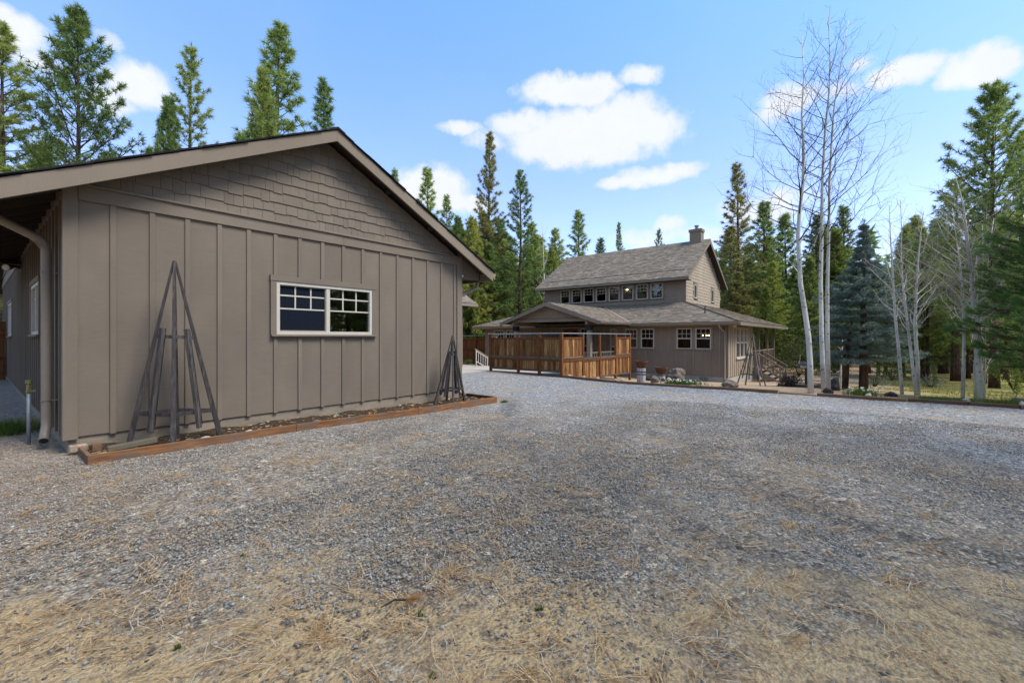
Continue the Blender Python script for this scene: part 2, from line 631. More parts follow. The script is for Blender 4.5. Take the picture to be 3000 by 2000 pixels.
def concrete(name, col, stain=.35):
    m, nt, b = mat(name, .85, .2)
    n = noise(nt, coords(nt, (2.2, 2.2, 5)), 1, 6, .6)
    n2 = noise(nt, coords(nt, (60, 60, 60)), 1, 4, .6)
    c = ramp(nt, n.outputs[0], [(.3, tuple(x * (1 - stain) for x in col)), (.65, col)])
    c = mixc(nt, .25, c, ramp(nt, n2.outputs[0], [(.3, tuple(x * .6 for x in col)), (.7, tuple(x * 1.3 for x in col))]))
    lk(nt, c, b.inputs['Base Color'])
    bump(nt, b, n2.outputs[0], .3, .004)
    return m


M['found'] = concrete('foundation_concrete', (.30, .245, .185), .45)
M['found_h'] = concrete('house_foundation', (.40, .37, .32), .25)
M['slab'] = concrete('pale_concrete', (.43, .385, .33), .15)
M['block'] = concrete('mossy_concrete_curb', (.135, .115, .075), .5)


def shingle_mat(name, stops):
    m, nt, b = mat(name, .9, .12)
    g = nd(nt, 'ShaderNodeNewGeometry')
    n = noise(nt, coords(nt, (140, 140, 140)), 1, 3)
    n2 = noise(nt, coords(nt, (.8, .8, .8)), 1, 3)
    f = mth(nt, 'ADD', mth(nt, 'MULTIPLY', g.outputs['Random Per Island'], .62), mth(nt, 'MULTIPLY', n.outputs[0], .3))
    f = mth(nt, 'ADD', f, mth(nt, 'MULTIPLY_ADD', n2.outputs[0], .2, -.06))
    lk(nt, ramp(nt, f, stops), b.inputs['Base Color'])
    bump(nt, b, n.outputs[0], .4, .003)
    return m


M['roof'] = shingle_mat('asphalt_shingles', [(.1, (.115, .094, .072)), (.35, (.18, .150, .117)), (.5, (.205, .174, .140)), (.62, (.20, .158, .110)), (.8, (.285, .242, .19))])
M['roof_dark'] = shingle_mat('dark_asphalt_shingles', [(.1, (.012, .013, .016)), (.9, (.035, .034, .036))])

M['needle_a'] = leaf_mat('pine_needles_light', [(.18, (0.082, 0.123, 0.037)), (.42, (0.229, 0.298, 0.074)), (.65, (0.398, 0.451, 0.111)), (.85, (0.440, 0.473, 0.172))])
M['needle_b'] = leaf_mat('pine_needles_green', [(.18, (0.079, 0.133, 0.042)), (.45, (0.202, 0.290, 0.080)), (.7, (0.343, 0.427, 0.109)), (.9, (0.544, 0.550, 0.146))])
M['needle_c'] = leaf_mat('pine_needles_brownish', [(.18, (0.109, 0.116, 0.047)), (.45, (0.251, 0.250, 0.085)), (.7, (0.400, 0.360, 0.116)), (.9, (0.544, 0.442, 0.136))])
M['needle_d'] = leaf_mat('pine_needles_bright', [(.18, (0.101, 0.146, 0.032)), (.45, (0.265, 0.332, 0.063)), (.7, (0.418, 0.440, 0.095)), (.9, (0.539, 0.440, 0.140))])
M['needle_near'] = leaf_mat('long_pine_needles', [(.18, (0.058, 0.113, 0.031)), (.45, (0.125, 0.224, 0.060)), (.7, (0.224, 0.358, 0.091)), (.9, (0.395, 0.510, 0.125))], .3, 2.2)
M['needle_spruce'] = leaf_mat('blue_spruce_needles', [(.18, (.05, .085, .068)), (.45, (.125, .182, .150)), (.7, (.21, .28, .238)), (.9, (.31, .38, .33))], .15, 2.0)
M['leaf'] = leaf_mat('shrub_leaves', [(.2, (.030, .045, .012)), (.5, (.085, .115, .030)), (.8, (.17, .19, .050))], .3, 3)
M['leaf_yellow'] = leaf_mat('spring_leaves', [(.2, (.05, .075, .012)), (.5, (.14, .18, .030)), (.8, (.26, .28, .055))], .35, 2)
M['leaf_grey'] = leaf_mat('sage_leaves', [(.2, (.055, .065, .04)), (.5, (.12, .14, .08)), (.8, (.20, .21, .12))], .2, 3)
M['dry'] = leaf_mat('dry_twigs', [(.2, (.05, .03, .018)), (.5, (.11, .07, .04)), (.8, (.20, .14, .08))], .1, 3)
M['grass'] = leaf_mat('meadow_grass', [(.25, (.14, .16, .035)), (.5, (.28, .28, .075)), (.75, (.45, .39, .15))], .3, .7)
M['grass_green'] = leaf_mat('fresh_grass', [(.25, (.05, .10, .015)), (.5, (.11, .18, .03)), (.8, (.25, .27, .07))], .3, .9)
M['petal'] = simple('white_petals', (.78, .76, .62), .6, .2, bstr=0)


def bark_mat(name, stops, scale, bstr=.8):
    m, nt, b = mat(name, .9, .1)
    n = noise(nt, coords(nt, scale, True), 1, 6, .65)
    lk(nt, ramp(nt, n.outputs[0], stops), b.inputs['Base Color'])
    bump(nt, b, n.outputs[0], bstr, .03)
    return m


M['bark'] = bark_mat('pine_bark', [(.3, (.030, .021, .016)), (.5, (.085, .055, .040)), (.7, (.17, .105, .07))], (14, 14, 3))
M['twig'] = bark_mat('grey_brown_twigs', [(.3, (.028, .020, .015)), (.7, (.075, .056, .045))], (8, 8, 8), .3)
M['pale_twig'] = bark_mat('pale_aspen_twigs', [(.3, (.24, .205, .165)), (.7, (.50, .45, .38))], (8, 8, 8), .3)


def aspen_mat():
    m, nt, b = mat('aspen_bark', .8, .2)
    v = coords(nt, (9, 9, 26), True)
    n = noise(nt, v, 1, 4, .6)
    vo = nd(nt, 'ShaderNodeTexVoronoi', i_Scale=1.0)
    lk(nt, coords(nt, (9, 9, 7), True), vo.inputs['Vector'])
    eye = ramp(nt, vo.outputs['Distance'], [(.10, (1, 1, 1)), (.26, (0, 0, 0))])
    band = ramp(nt, n.outputs[0], [(.60, (0, 0, 0)), (.68, (1, 1, 1))])
    n2 = noise(nt, coords(nt, (2, 2, 1.2), True), 1, 4)
    base = ramp(nt, n2.outputs[0], [(.3, (.34, .325, .285)), (.5, (.52, .505, .455)), (.7, (.62, .60, .545))])
    c = mixc(nt, mth(nt, 'MULTIPLY', band, .55), base, (.12, .10, .085))
    c = mixc(nt, mth(nt, 'MULTIPLY', eye, .85), c, (.035, .03, .028))
    lk(nt, c, b.inputs['Base Color'])
    bump(nt, b, n.outputs[0], .3, .01)
    return m


M['aspen'] = aspen_mat()


def stones_mat():
    m, nt, b = mat('gravel_stones', .9, .15)
    g = nd(nt, 'ShaderNodeNewGeometry')
    c = ramp(nt, g.outputs['Random Per Island'], [(.0, (.10, .094, .085)), (.2, (.20, .190, .172)), (.5, (.32, .300, .265)), (.72, (.39, .365, .32)), (.82, (.35, .28, .19)), (.92, (.24, .17, .12)), (.985, (.46, .44, .38)), (1, (.62, .59, .52))])
    lk(nt, c, b.inputs['Base Color'])
    return m


def straw_mat():
    m, nt, b = mat('pine_straw', .7, .2)
    g = nd(nt, 'ShaderNodeNewGeometry')
    c = ramp(nt, g.outputs['Random Per Island'], [(0, (.20, .09, .03)), (.3, (.38, .20, .072)), (.6, (.55, .335, .135)), (.85, (.68, .47, .23)), (1, (.58, .52, .42))])
    lk(nt, c, b.inputs['Base Color'])
    return m


M['stones'] = stones_mat()
M['straw'] = straw_mat()


def gravel_ground():
    m, nt, b = mat('gravel_and_sand', .85, .25)
    tc = nd(nt, 'ShaderNodeTexCoord')
    P = tc.outputs['Object']
    sp = nd(nt, 'ShaderNodeSeparateXYZ')
    lk(nt, P, sp.inputs[0])
    # stones: two sizes of cells
    v1 = nd(nt, 'ShaderNodeTexVoronoi', i_Scale=46.0, i_Randomness=1.0)
    lk(nt, P, v1.inputs['Vector'])
    v2 = nd(nt, 'ShaderNodeTexVoronoi', i_Scale=21.0, i_Randomness=1.0)
    lk(nt, P, v2.inputs['Vector'])
    sepc = nd(nt, 'ShaderNodeSeparateColor')
    lk(nt, v1.outputs['Color'], sepc.inputs[0])
    sepd = nd(nt, 'ShaderNodeSeparateColor')
    lk(nt, v2.outputs['Color'], sepd.inputs[0])
    s1 = ramp(nt, sepc.outputs[0], [(0, (.07, .07, .074)), (.3, (.12, .12, .123)), (.6, (.16, .158, .155)), (.82, (.20, .193, .18)), (.88, (.19, .145, .105)), (1, (.36, .34, .31))])
    s2 = ramp(nt, sepd.outputs[0], [(0, (.05, .05, .055)), (.5, (.14, .14, .14)), (.9, (.22, .21, .20)), (1, (.36, .34, .31))])
    pick = ramp(nt, sepd.outputs[1], [(.55, (0, 0, 0)), (.6, (1, 1, 1))])
    st = mixc(nt, pick, s1, s2)
    gap = ramp(nt, v1.outputs['Distance'], [(.35, (1, 1, 1)), (.75, (.45, .43, .40))])
    st = mixc(nt, 1.0, st, gap, 'MULTIPLY')
    # bluer gravel farther along the drive, dusty near the camera
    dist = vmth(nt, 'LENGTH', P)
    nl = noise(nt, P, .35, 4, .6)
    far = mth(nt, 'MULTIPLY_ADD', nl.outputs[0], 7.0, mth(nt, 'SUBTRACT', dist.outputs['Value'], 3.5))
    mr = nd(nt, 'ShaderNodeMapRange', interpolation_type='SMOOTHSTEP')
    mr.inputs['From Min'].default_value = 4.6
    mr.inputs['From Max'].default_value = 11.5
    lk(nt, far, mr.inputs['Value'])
    far_tint = mixc(nt, 1.0, st, (2.35, 2.42, 2.48), 'MULTIPLY')
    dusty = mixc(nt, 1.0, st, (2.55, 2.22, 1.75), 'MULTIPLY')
    st2 = mixc(nt, mr.outputs[0], dusty, far_tint)
    # loose dark stones thrown up along the wheel tracks
    atn = nd(nt, 'ShaderNodeAttribute', attribute_name='loose_ridge')
    ntk = noise(nt, P, 2.2, 4, .7)
    rk = mth(nt, 'MULTIPLY', atn.outputs['Fac'], mth(nt, 'MULTIPLY_ADD', ntk.outputs[0], 2.2, -.35), clamp=True)
    st2 = mixc(nt, mth(nt, 'MULTIPLY', rk, .8), st2, mixc(nt, 1.0, st2, (.42, .42, .44), 'MULTIPLY'))
    # sand and pine straw litter
    ns = noise(nt, P, 1.1, 6, .62)
    nf = noise(nt, P, 60, 4, .7)
    nst = noise(nt, P, 9, 5, .7)
    sand = ramp(nt, nf.outputs[0], [(.25, (.30, .200, .100)), (.5, (.54, .375, .192)), (.75, (.72, .54, .30))])
    sand = mixc(nt, ramp(nt, nst.outputs[0], [(.50, (0, 0, 0)), (.64, (.85, .85, .85))]), sand, (.15, .11, .075))
    # sand amount: along the camera-side edge of the drive (line x*.76 + y*.65 = 2.3)
    ln = mth(nt, 'ADD', mth(nt, 'MULTIPLY', sp.outputs[0], .80), mth(nt, 'MULTIPLY', sp.outputs[1], .60))
    a = mth(nt, 'SUBTRACT', 3.0, ln)
    a = mth(nt, 'ADD', mth(nt, 'MULTIPLY', a, .75), mth(nt, 'MULTIPLY_ADD', ns.outputs[0], 4.2, -2.1))
    sandf = nd(nt, 'ShaderNodeMapRange', interpolation_type='SMOOTHSTEP')
    sandf.inputs['From Min'].default_value = .05
    sandf.inputs['From Max'].default_value = .85
    lk(nt, a, sandf.inputs['Value'])
    # brown litter beside the garage corner (x < 1.2)
    lit = mth(nt, 'MULTIPLY_ADD', sp.outputs[0], -.55, 1.05)
    lit = mth(nt, 'ADD', lit, mth(nt, 'MULTIPLY_ADD', nl.outputs[0], 1.6, -.9))
    litf = mth(nt, 'MULTIPLY', mth(nt, 'MINIMUM', mth(nt, 'MAXIMUM', lit, 0.0), 1.0), mth(nt, 'GREATER_THAN', sp.outputs[1], 5.0))
    nlit = noise(nt, P, 25, 5, .7)
    litc = ramp(nt, nlit.outputs[0], [(.3, (.14, .09, .055)), (.5, (.28, .20, .135)), (.7, (.42, .33, .23))])
    # thin straw patches everywhere
    nsp = noise(nt, P, .9, 6, .7)
    strawf = ramp(nt, nsp.outputs[0], [(.50, (0, 0, 0)), (.66, (.55, .55, .55))])
    nst2 = noise(nt, P, 34, 4, .75)
    strawc = ramp(nt, nst2.outputs[0], [(.35, (.17, .13, .09)), (.5, (.38, .28, .17)), (.68, (.60, .45, .26))])
    c = mixc(nt, strawf, st2, strawc)
    c = mixc(nt, sandf.outputs[0], c, sand)
    c = mixc(nt, mth(nt, 'MULTIPLY', litf, .75), c, litc)
    lk(nt, c, b.inputs['Base Color'])
    h = mth(nt, 'ADD', mth(nt, 'MULTIPLY', v1.outputs['Distance'], -1.0), mth(nt, 'MULTIPLY', v2.outputs['Distance'], -.6))
    h = mth(nt, 'ADD', h, nf.outputs[0])
    bump(nt, b, h, .9, .02)
    return m


def yard_ground():
    m, nt, b = mat('yard_soil_and_turf', .9, .1)
    tc = nd(nt, 'ShaderNodeTexCoord')
    P = tc.outputs['Object']
    sp = nd(nt, 'ShaderNodeSeparateXYZ')
    lk(nt, P, sp.inputs[0])
    n1 = noise(nt, P, 14, 6, .7)
    n2 = noise(nt, P, .45, 5, .6)
    n3 = noise(nt, P, 3.0, 5, .65)
    soil = ramp(nt, n1.outputs[0], [(.3, (.20, .135, .08)), (.5, (.38, .265, .165)), (.7, (.54, .41, .275))])
    turf = ramp(nt, n3.outputs[0], [(.3, (.13, .14, .035)), (.5, (.26, .24, .075)), (.7, (.43, .35, .145))])
    needle = ramp(nt, n1.outputs[0], [(.3, (.10, .05, .028)), (.6, (.22, .125, .07)), (.75, (.30, .20, .12))])
    g = mth(nt, 'MULTIPLY_ADD', sp.outputs[1], -.5, .15)         # turf takes over to the south
    g = mth(nt, 'ADD', g, mth(nt, 'MULTIPLY_ADD', n2.outputs[0], 3.4, -1.7))
    gf = mth(nt, 'MINIMUM', mth(nt, 'MAXIMUM', g, 0.0), 1.0)
    rust = ramp(nt, n2.outputs[0], [(.50, (0, 0, 0)), (.62, (.85, .85, .85))])
    t2 = mixc(nt, rust, turf, needle)
    lk(nt, mixc(nt, gf, soil, t2), b.inputs['Base Color'])
    bump(nt, b, n1.outputs[0], .6, .04)
    return m


def bed_soil():
    m, nt, b = mat('bed_soil', .95, .1)
    P = nd(nt, 'ShaderNodeTexCoord').outputs['Object']
    n1 = noise(nt, P, 55, 5, .75)
    c = ramp(nt, n1.outputs[0], [(.3, (.018, .013, .010)), (.5, (.06, .043, .030)), (.66, (.15, .11, .075)), (.8, (.28, .24, .19))])
    lk(nt, c, b.inputs['Base Color'])
    bump(nt, b, n1.outputs[0], 1, .03)
    return m


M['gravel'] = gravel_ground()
M['yard'] = yard_ground()
M['bed'] = bed_soil()


# ------------------------------------------------------------------ ground
def axis(segs):
    out = []
    for a, b, st in segs:
        out += list(np.arange(a, b - 1e-6, st))
    out.append(segs[-1][1])
    return np.array(out)


def ground():
    xs = axis([(-420, -60, 40), (-60, -12, 4), (-12, -2, .5), (-2, 10, .12), (10, 14.4, .2), (14.4, 24, .3), (24, 60, 2), (60, 420, 36)])
    ys = axis([(-420, -60, 40), (-60, -14, 4), (-14, -6, .5), (-6, 9, .12), (9, 16, .3), (16, 60, 2), (60, 420, 36)])
    X, Y = np.meshgrid(xs, ys, indexing='ij')
    p = np.stack([X.ravel(), Y.ravel()], 1)
    z = zg_np(p)
    near = np.exp(-((p[:, 0] - 4) ** 2 + (p[:, 1] - 3) ** 2) / 150)
    rn = np.zeros(len(p))
    for k in range(14):
        th = RNG.uniform(0, math.tau)
        fr = RNG.uniform(1.0, 9.0)
        rn += np.sin((p[:, 0] * math.cos(th) + p[:, 1] * math.sin(th)) * fr + RNG.uniform(0, 6)) / (1 + fr * .5)
    z = z + rn * .0042 * near
    rr = np.hypot(p[:, 0] + 3 - 6, p[:, 1] + 9)
    z -= .012 * near * (np.exp(-((rr - 11.2) / .28) ** 2) + np.exp(-((rr - 12.9) / .28) ** 2)) * (p[:, 0] < 14)
    V = np.stack([p[:, 0], p[:, 1], z], 1)
    nx, ny = len(xs), len(ys)
    idx = np.arange(nx * ny).reshape(nx, ny)
    f = np.stack([idx[:-1, :-1].ravel(), idx[1:, :-1].ravel(), idx[1:, 1:].ravel(), idx[:-1, 1:].ravel()], 1)
    cx = V[f, 0].mean(1)
    cy = V[f, 1].mean(1)
    drive = (cx < 14.4) & (cy < 60) & (cx > -60) & (cy > -60)

    tracks = [[(1850, 1235), (2000, 1300), (2250, 1440), (2600, 1560), (3000, 1640), (3300, 1690)], [(1700, 1300), (1830, 1420), (2100, 1590), (2500, 1720), (3000, 1850)],
              [(1800, 1180), (2100, 1210), (2500, 1290), (3000, 1370)], [(1500, 1160), (1480, 1220), (1560, 1330), (1700, 1480)]]
    tk = np.zeros(len(p))
    for tl in tracks:
        q = []
        for (x, y) in tl:
            k_ = (x - CX) / F
            dd = CAMH / ((y - HY) / F)
            q.append(((SU * k_ + CU) * dd, (SU - CU * k_) * dd))
        q = np.array(q)
        dmin = np.full(len(p), 9.)
        for a_, b_ in zip(q[:-1], q[1:]):
            ab = b_ - a_
            tt = np.clip(((p - a_) @ ab) / (ab @ ab), 0, 1)
            dmin = np.minimum(dmin, np.linalg.norm(p - (a_ + tt[:, None] * ab), axis=1))
        tk = np.maximum(tk, np.exp(-(dmin / .21) ** 2))
        tk = np.maximum(tk, -.0 + .0 * dmin)
    V[:, 2] += .006 * tk

    def sub(mask):
        ff = f[mask]
        u, inv = np.unique(ff, return_inverse=True)
        return V[u], inv.reshape(ff.shape)
    v1, f1 = sub(drive)
    me = mesh_np('gravel_driveway', v1, f1, True)
    at_ = me.attributes.new('loose_ridge', 'FLOAT', 'POINT')
    at_.data.foreach_set('value', tk[np.unique(f[drive])].astype(np.float32))
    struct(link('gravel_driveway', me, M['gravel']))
    v2, f2 = sub(~drive)
    struct(link('ground', mesh_np('ground', v2, f2, True), M['yard']))


ground()

# concrete apron by the garage wing and behind the fence
mb = MB()
mb.box(7.56, 12.95, -.25, 16.4, 18.2, .012)
mb.box(14.52, 9.45, -.45, 16.2, 12.95, .008)
struct(mb.build('concrete_apron', M['slab']))


# ------------------------------------------------------------------ walls and windows
def wall_n(n0):            # wall facing -y at y = n0; u = x
    return lambda u, w: (u, n0 - w)


def wall_e(e0):            # wall facing -x at x = e0; u = y
    return lambda u, w: (e0 - w, u)


def holed(mbx, wall, u0, u1, z0, z1, holes, w0, w1):
    us = sorted(set([u0, u1] + [h[0] for h in holes] + [h[1] for h in holes]))
    us = [u for u in us if u0 <= u <= u1]
    for a, b in zip(us[:-1], us[1:]):
        cuts = sorted([(h[2], h[3]) for h in holes if h[0] < (a + b) / 2 < h[1]])
        z = z0
        for c0, c1 in cuts:
            if c0 > z:
                mbx.wbox(wall, a, b, w0, w1, z, min(c0, z1))
            z = max(z, c1)
        if z < z1:
            mbx.wbox(wall, a, b, w0, w1, z, z1)


def window(parent, wall, u0, u1, z0, z1, style, fr=.05, trim=None, sill=True, trim_mat='house_trim', head=.09, side=.09):
    """style: 'hung' (upper sash with 3x2 grid over a plain sash), 'slider', 'tall' """
    f = MB()
    d0, d1 = -.07, .028
    f.wbox(wall, u0, u1, d0, d1, z0, z0 + fr)
    f.wbox(wall, u0, u1, d0, d1, z1 - fr, z1)
    f.wbox(wall, u0, u0 + fr, d0, d1, z0 + fr, z1 - fr)
    f.wbox(wall, u1 - fr, u1, d0, d1, z0 + fr, z1 - fr)
    iu0, iu1, iz0, iz1 = u0 + fr, u1 - fr, z0 + fr, z1 - fr
    panes = []
    if style in ('hung', 'pic'):
        zm = iz0 + (iz1 - iz0) * (.50 if style == 'hung' else .56)
        if style == 'hung':
            f.wbox(wall, iu0, iu1, -.05, .012, zm - .022, zm + .022)
        panes = [(iu0, iu1, iz0, iz1)]
        grid = [(iu0, iu1, zm + (.022 if style == 'hung' else 0), iz1)]
    elif style == 'slider':
        um = (iu0 + iu1) / 2
        f.wbox(wall, um - .035, um + .035, -.06, .018, iz0, iz1)
        panes = [(iu0, um - .035, iz0, iz1), (um + .035, iu1, iz0, iz1)]
        h = iz1 - iz0
        grid = [(p[0], p[1], iz0 + h * .49, iz1) for p in panes]
    else:
        panes = [(iu0, iu1, iz0, iz1)]
        grid = []
    w = f.build('window', M['frame'], parent)
    for p in panes:
        MB().wbox(wall, p[0] - .004, p[1] + .004, -.034, -.028, p[2] - .004, p[3] + .004).build('pane', M['glass'], w)
    if grid:
        g = MB()
        for (a, b, c, d) in grid:
            t = .011 if style != 'slider' else .012
            for k in (1, 2):
                um = a + (b - a) * k / 3
                g.wbox(wall, um - t, um + t, -.026, -.012, c, d)
            zc = (c + d) / 2 if style != 'slider' else c + (d - c) * .56
            g.wbox(wall, a, b, -.0255, -.0115, zc - t, zc + t)
            g.wbox(wall, a, b, -.0255, -.0115, c - t, c + t)
        g.build('muntin', M['frame'], w)
    if trim is not None:
        t = MB()
        t.wbox(wall, u0 - trim - .03, u1 + trim + .03, .002, .045, z1 + .002, z1 + head)
        t.wbox(wall, u0 - side, u0 - .001, .002, .038, z0, z1)
        t.wbox(wall, u1 + .001, u1 + side, .002, .038, z0, z1)
        t.build('casing', M[trim_mat], w)
    if sill:
        MB().wbox(wall, u0 - .09, u1 + .09, .002, .07, z0 - .038, z0 - .001).build('sill', M[trim_mat], w, bevel=.006)
    return w


# ------------------------------------------------------------------ garage
GX0, GX1, GN = .737, 7.535, 7.77
GC = (GX0 + GX1) / 2
GS = .495                     # roof rise per metre
RIDGE = 5.15


def groof(x):                 # top of the roof boards
    return RIDGE - GS * abs(x - GC)


def clip_poly(poly, a, b, c):
    """keep a*x + b*z <= c"""
    out = []
    n = len(poly)
    for i in range(n):
        p, q = poly[i], poly[(i + 1) % n]
        fp, fq = a * p[0] + b * p[1] - c, a * q[0] + b * q[1] - c
        if fp <= 0:
            out.append(p)
        if (fp < 0 < fq) or (fq < 0 < fp):
            t = fp / (fp - fq)
            out.append((p[0] + (q[0] - p[0]) * t, p[1] + (q[1] - p[1]) * t))
    return out


def build_garage():
    g = thing('garage', 'taupe board-and-batten garage with a shingled gable and a wide sliding window', 'garage', (GC, GN, 0))
    wf, wl = wall_n(GN), wall_e(GX0)
    fm = MB()
    fm.box(GX0 + .03, GN + .025, -.5, GX1 - .03, GN + .25, .235)
    fm.box(GX0 + .03, GN + .25, -.5, GX0 + .25, 24.5, .235)
    fm.box(GX1 - .25, GN + .25, -.5, GX1 - .03, 15.6, .235)
    fm.build('foundation', M['found'], g)
    WU0, WU1, WZ0, WZ1 = 3.238, 5.062, 1.50, 2.396
    hole = (WU0 + .01, WU1 - .01, WZ0 + .01, WZ1 - .01)
    # front boards between battens
    bat = [1.185 + .4087 * i for i in range(16)]
    edges = [GX0 + .02] + bat + [GX1 - .02]
    for a, b in zip(edges[:-1], edges[1:]):
        for z0, z1 in ((.20, WZ0 + .01), (WZ1 - .01, 3.20)) if (a > WU0 and b < WU1) else ((.20, 3.20),):
            m = MB()
            holed(m, wf, a + .0015, b - .0015, z0, z1, [hole], -.03, 0)
            if m.f:
                m.build('siding_board', M['siding'], g)
    bl = MB()                                                  # backing keeps daylight out of the joints
    holed(bl, wf, GX0 + .05, GX1 - .05, .19, 3.21, [hole], -.09, -.032)
    bl.build('sheathing', M['dark'], g)
    for c in bat:
        for z0, z1 in ([(.185, 1.462), (2.49, 3.18)] if 3.12 < c < 5.17 else [(.185, 3.18)]):
            MB().wbox(wf, c - .032, c + .032, .001, .021, z0, z1).build('batten', M['trim'], g, bevel=.003)
    # corner boards
    for (a, b) in ((GX0 - .024, GX0 + .115), (GX1 - .14, GX1 + .024)):
        MB().wbox(wf, a, b, .0015, .026, .17, 3.40).build('corner_board', M['trim'], g, bevel=.003)
    MB().wbox(wl, GN - .0265, GN + .11, .0015, .0255, .17, 3.32).build('corner_board', M['trim'], g, bevel=.003)
    MB().wbox(wf, GX0 + .116, 4.45, .001, .034, 3.182, 3.36).build('frieze_board', M['trim'], g, bevel=.003)
    MB().wbox(wf, 4.453, GX1 - .142, .001, .034, 3.182, 3.36).build('frieze_board', M['trim'], g, bevel=.003)
    dc = MB()
    dc.prism([(GX0 + .116, GN, 3.362), (GX0 + .116, GN - .062, 3.362), (GX0 + .116, GN - .062, 3.385), (GX0 + .116, GN, 3.415)], (GX1 - GX0 - .26, 0, 0))
    dc.build('drip_cap', M['trim'], g)
    # gable backing and shingles
    top = lambda x: groof(x) - .15
    MB().prism([(GX0 + .02, GN - .001, 3.2), (GX1 - .02, GN - .001, 3.2), (GX1 - .02, GN - .001, top(GX1)), (GC, GN - .001, top(GC)), (GX0 + .02, GN - .001, top(GX0))], (0, .08, 0)).build('gable_backing', M['shingle_paint'], g)
    r = random.Random(8)
    z = 3.40
    row = 0
    while z < 4.98:
        ex = .135 if row == 0 else .174
        x = GX0 + .12 - r.uniform(0, .12)
        while x < GX1 - .14:
            w = r.choice((.10, .13, .16, .19, .22, .27, .30)) * r.uniform(.92, 1.08)
            zb = z + (0 if row == 0 else r.choice((-.018, -.008, 0, .006, .014)))
            zt = z + ex + .05
            x0, x1 = max(x, GX0 + .117), min(x + w - .004, GX1 - .143)
            if x1 - x0 > .015:
                poly = [(x0, zb), (x1, zb), (x1, zt), (x0, zt)]
                poly = clip_poly(poly, GS, 1, RIDGE - .15 + GS * GC)
                if len(poly) >= 3:
                    poly = clip_poly(poly, -GS, 1, RIDGE - .15 - GS * GC)
                if len(poly) >= 3:
                    pr = [(px, GN - .004 - .021 * (zt - pz) / (zt - zb), pz) for px, pz in poly]
                    MB().prism(pr, (0, .0035, 0)).build('shingle', M['shingle_paint'], g) if False else \
                        _shingle(poly, zb, zt, g)
            x += w
        z += ex
        row += 1
    # front window
    w = window(g, wf, WU0, WU1, WZ0, WZ1, 'slider', .055, trim=.07, trim_mat='trim', head=.095, side=.092)
    MB().wbox(wf, WU0 + .062, 4.10, -.022, -.016, WZ0 + .06, WZ1 - .06).build('insect_screen', M['screen'], w)
    MB().wbox(wf, WU0 + .056, 4.118, -.024, .006, WZ0 + .056, WZ0 + .072).wbox(wf, WU0 + .056, 4.118, -.024, .006, WZ1 - .072, WZ1 - .056).wbox(wf, 4.094, 4.118, -.0245, .0065, WZ0 + .073, WZ1 - .073).build('screen_frame', M['gutter'], w)
    # left wall
    h1 = (10.70, 12.18, 1.51, 2.38)
    h2 = (18.40, 20.35, 1.50, 2.42)
    lw = MB()
    holed(lw, wl, GN + .03, 24.5, .20, 3.35, [h1, h2], -.12, 0)
    lw.build('wall', M['siding'], g)
    n = GN + .36
    while n < 24.2:
        cut = None
        if 10.55 < n < 12.33:
            cut = (1.462, 2.49)
        if 18.2 < n < 20.5:
            cut = (1.462, 2.51)
        topz = 3.22 if n < 15.5 else 3.18
        for z0, z1 in ([(.185, cut[0]), (cut[1], topz)] if cut else [(.185, topz)]):
            MB().wbox(wl, n - .03, n + .03, .001, .022, z0, z1).build('batten', M['trim'], g)
        n += .4087
    window(g, wl, 10.69, 12.19, 1.50, 2.39, 'slider', .055, trim=.07, trim_mat='trim')
    window(g, wl, 18.39, 20.36, 1.49, 2.43, 'slider', .055, trim=.07, trim_mat='trim')
    MB().wbox(wl, 15.46, 24.5, .001, .034, 3.185, 3.36).build('frieze_board', M['trim'], g)
    # right wall, wing walls
    ot = MB()
    ot.box(GX1 - .12, GN + .03, .2, GX1, 15.6, 3.35)
    ot.box(GX1, 15.5, .0, 15.1, 15.62, 3.0)
    ot.box(14.98, 15.62, -.1, 15.1, 24.5, 3.0)
    ot.box(GX0, 24.38, 0, 15.0, 24.5, 3.2)
    ot.build('wall', M['siding'], g)
    MB().box(15.0, 15.47, -.05, 15.125, 15.499, 3.0).build('corner_board', M['fascia'], g)
    # wing gable on the left side, with its shingle courses
    MB().prism([(GX0 - .0, 15.5, 3.36), (GX0, 24.5, 3.36), (GX0, 20, 6.05)], (.1, 0, 0)).build('gable_backing', M['shingle_paint'], g)
    ls = MB()
    for k in range(13):
        za = 3.365 + k * .19
        a, b = 15.5 + (za - 3.36) / .6, 24.5 - (za - 3.36) / .6
        if b - a > .3:
            ls.quadbox([(GX0 - .03, a, za), (GX0 + .002, a, za), (GX0 + .002, b, za), (GX0 - .03, b, za),
                        (GX0 - .008, a + .2, za + .189), (GX0 + .002, a + .2, za + .189), (GX0 + .002, b - .2, za + .189), (GX0 - .008, b - .2, za + .189)])
    ls.build('shingle_courses', M['shingle_paint'], g, stuff=True)
    # main roof
    E0, E1, NF = -.03, 8.302, 7.40
    ro = MB()
    th = .035
    for s in (-1, 1):
        xe = E0 if s < 0 else E1
        ro.quadbox([(GC, NF + .04, RIDGE - th), (xe, NF + .04, groof(xe) - th), (xe, 17.2, groof(xe) - th), (GC, 18.5, RIDGE - th),
                    (GC, NF + .04, RIDGE), (xe, NF + .04, groof(xe)), (xe, 17.2, groof(xe)), (GC, 18.5, RIDGE)] if s > 0 else
                   [(xe, NF + .04, groof(xe) - th), (GC, NF + .04, RIDGE - th), (GC, 18.5, RIDGE - th), (xe, 15.3, groof(xe) - th),
                    (xe, NF + .04, groof(xe)), (GC, NF + .04, RIDGE), (GC, 18.5, RIDGE), (xe, 15.3, groof(xe))])
    roof = ro.build('roof', M['soffit'], g)
    # shingle layers whose edges show along the rake
    sh = MB()
    r = random.Random(3)
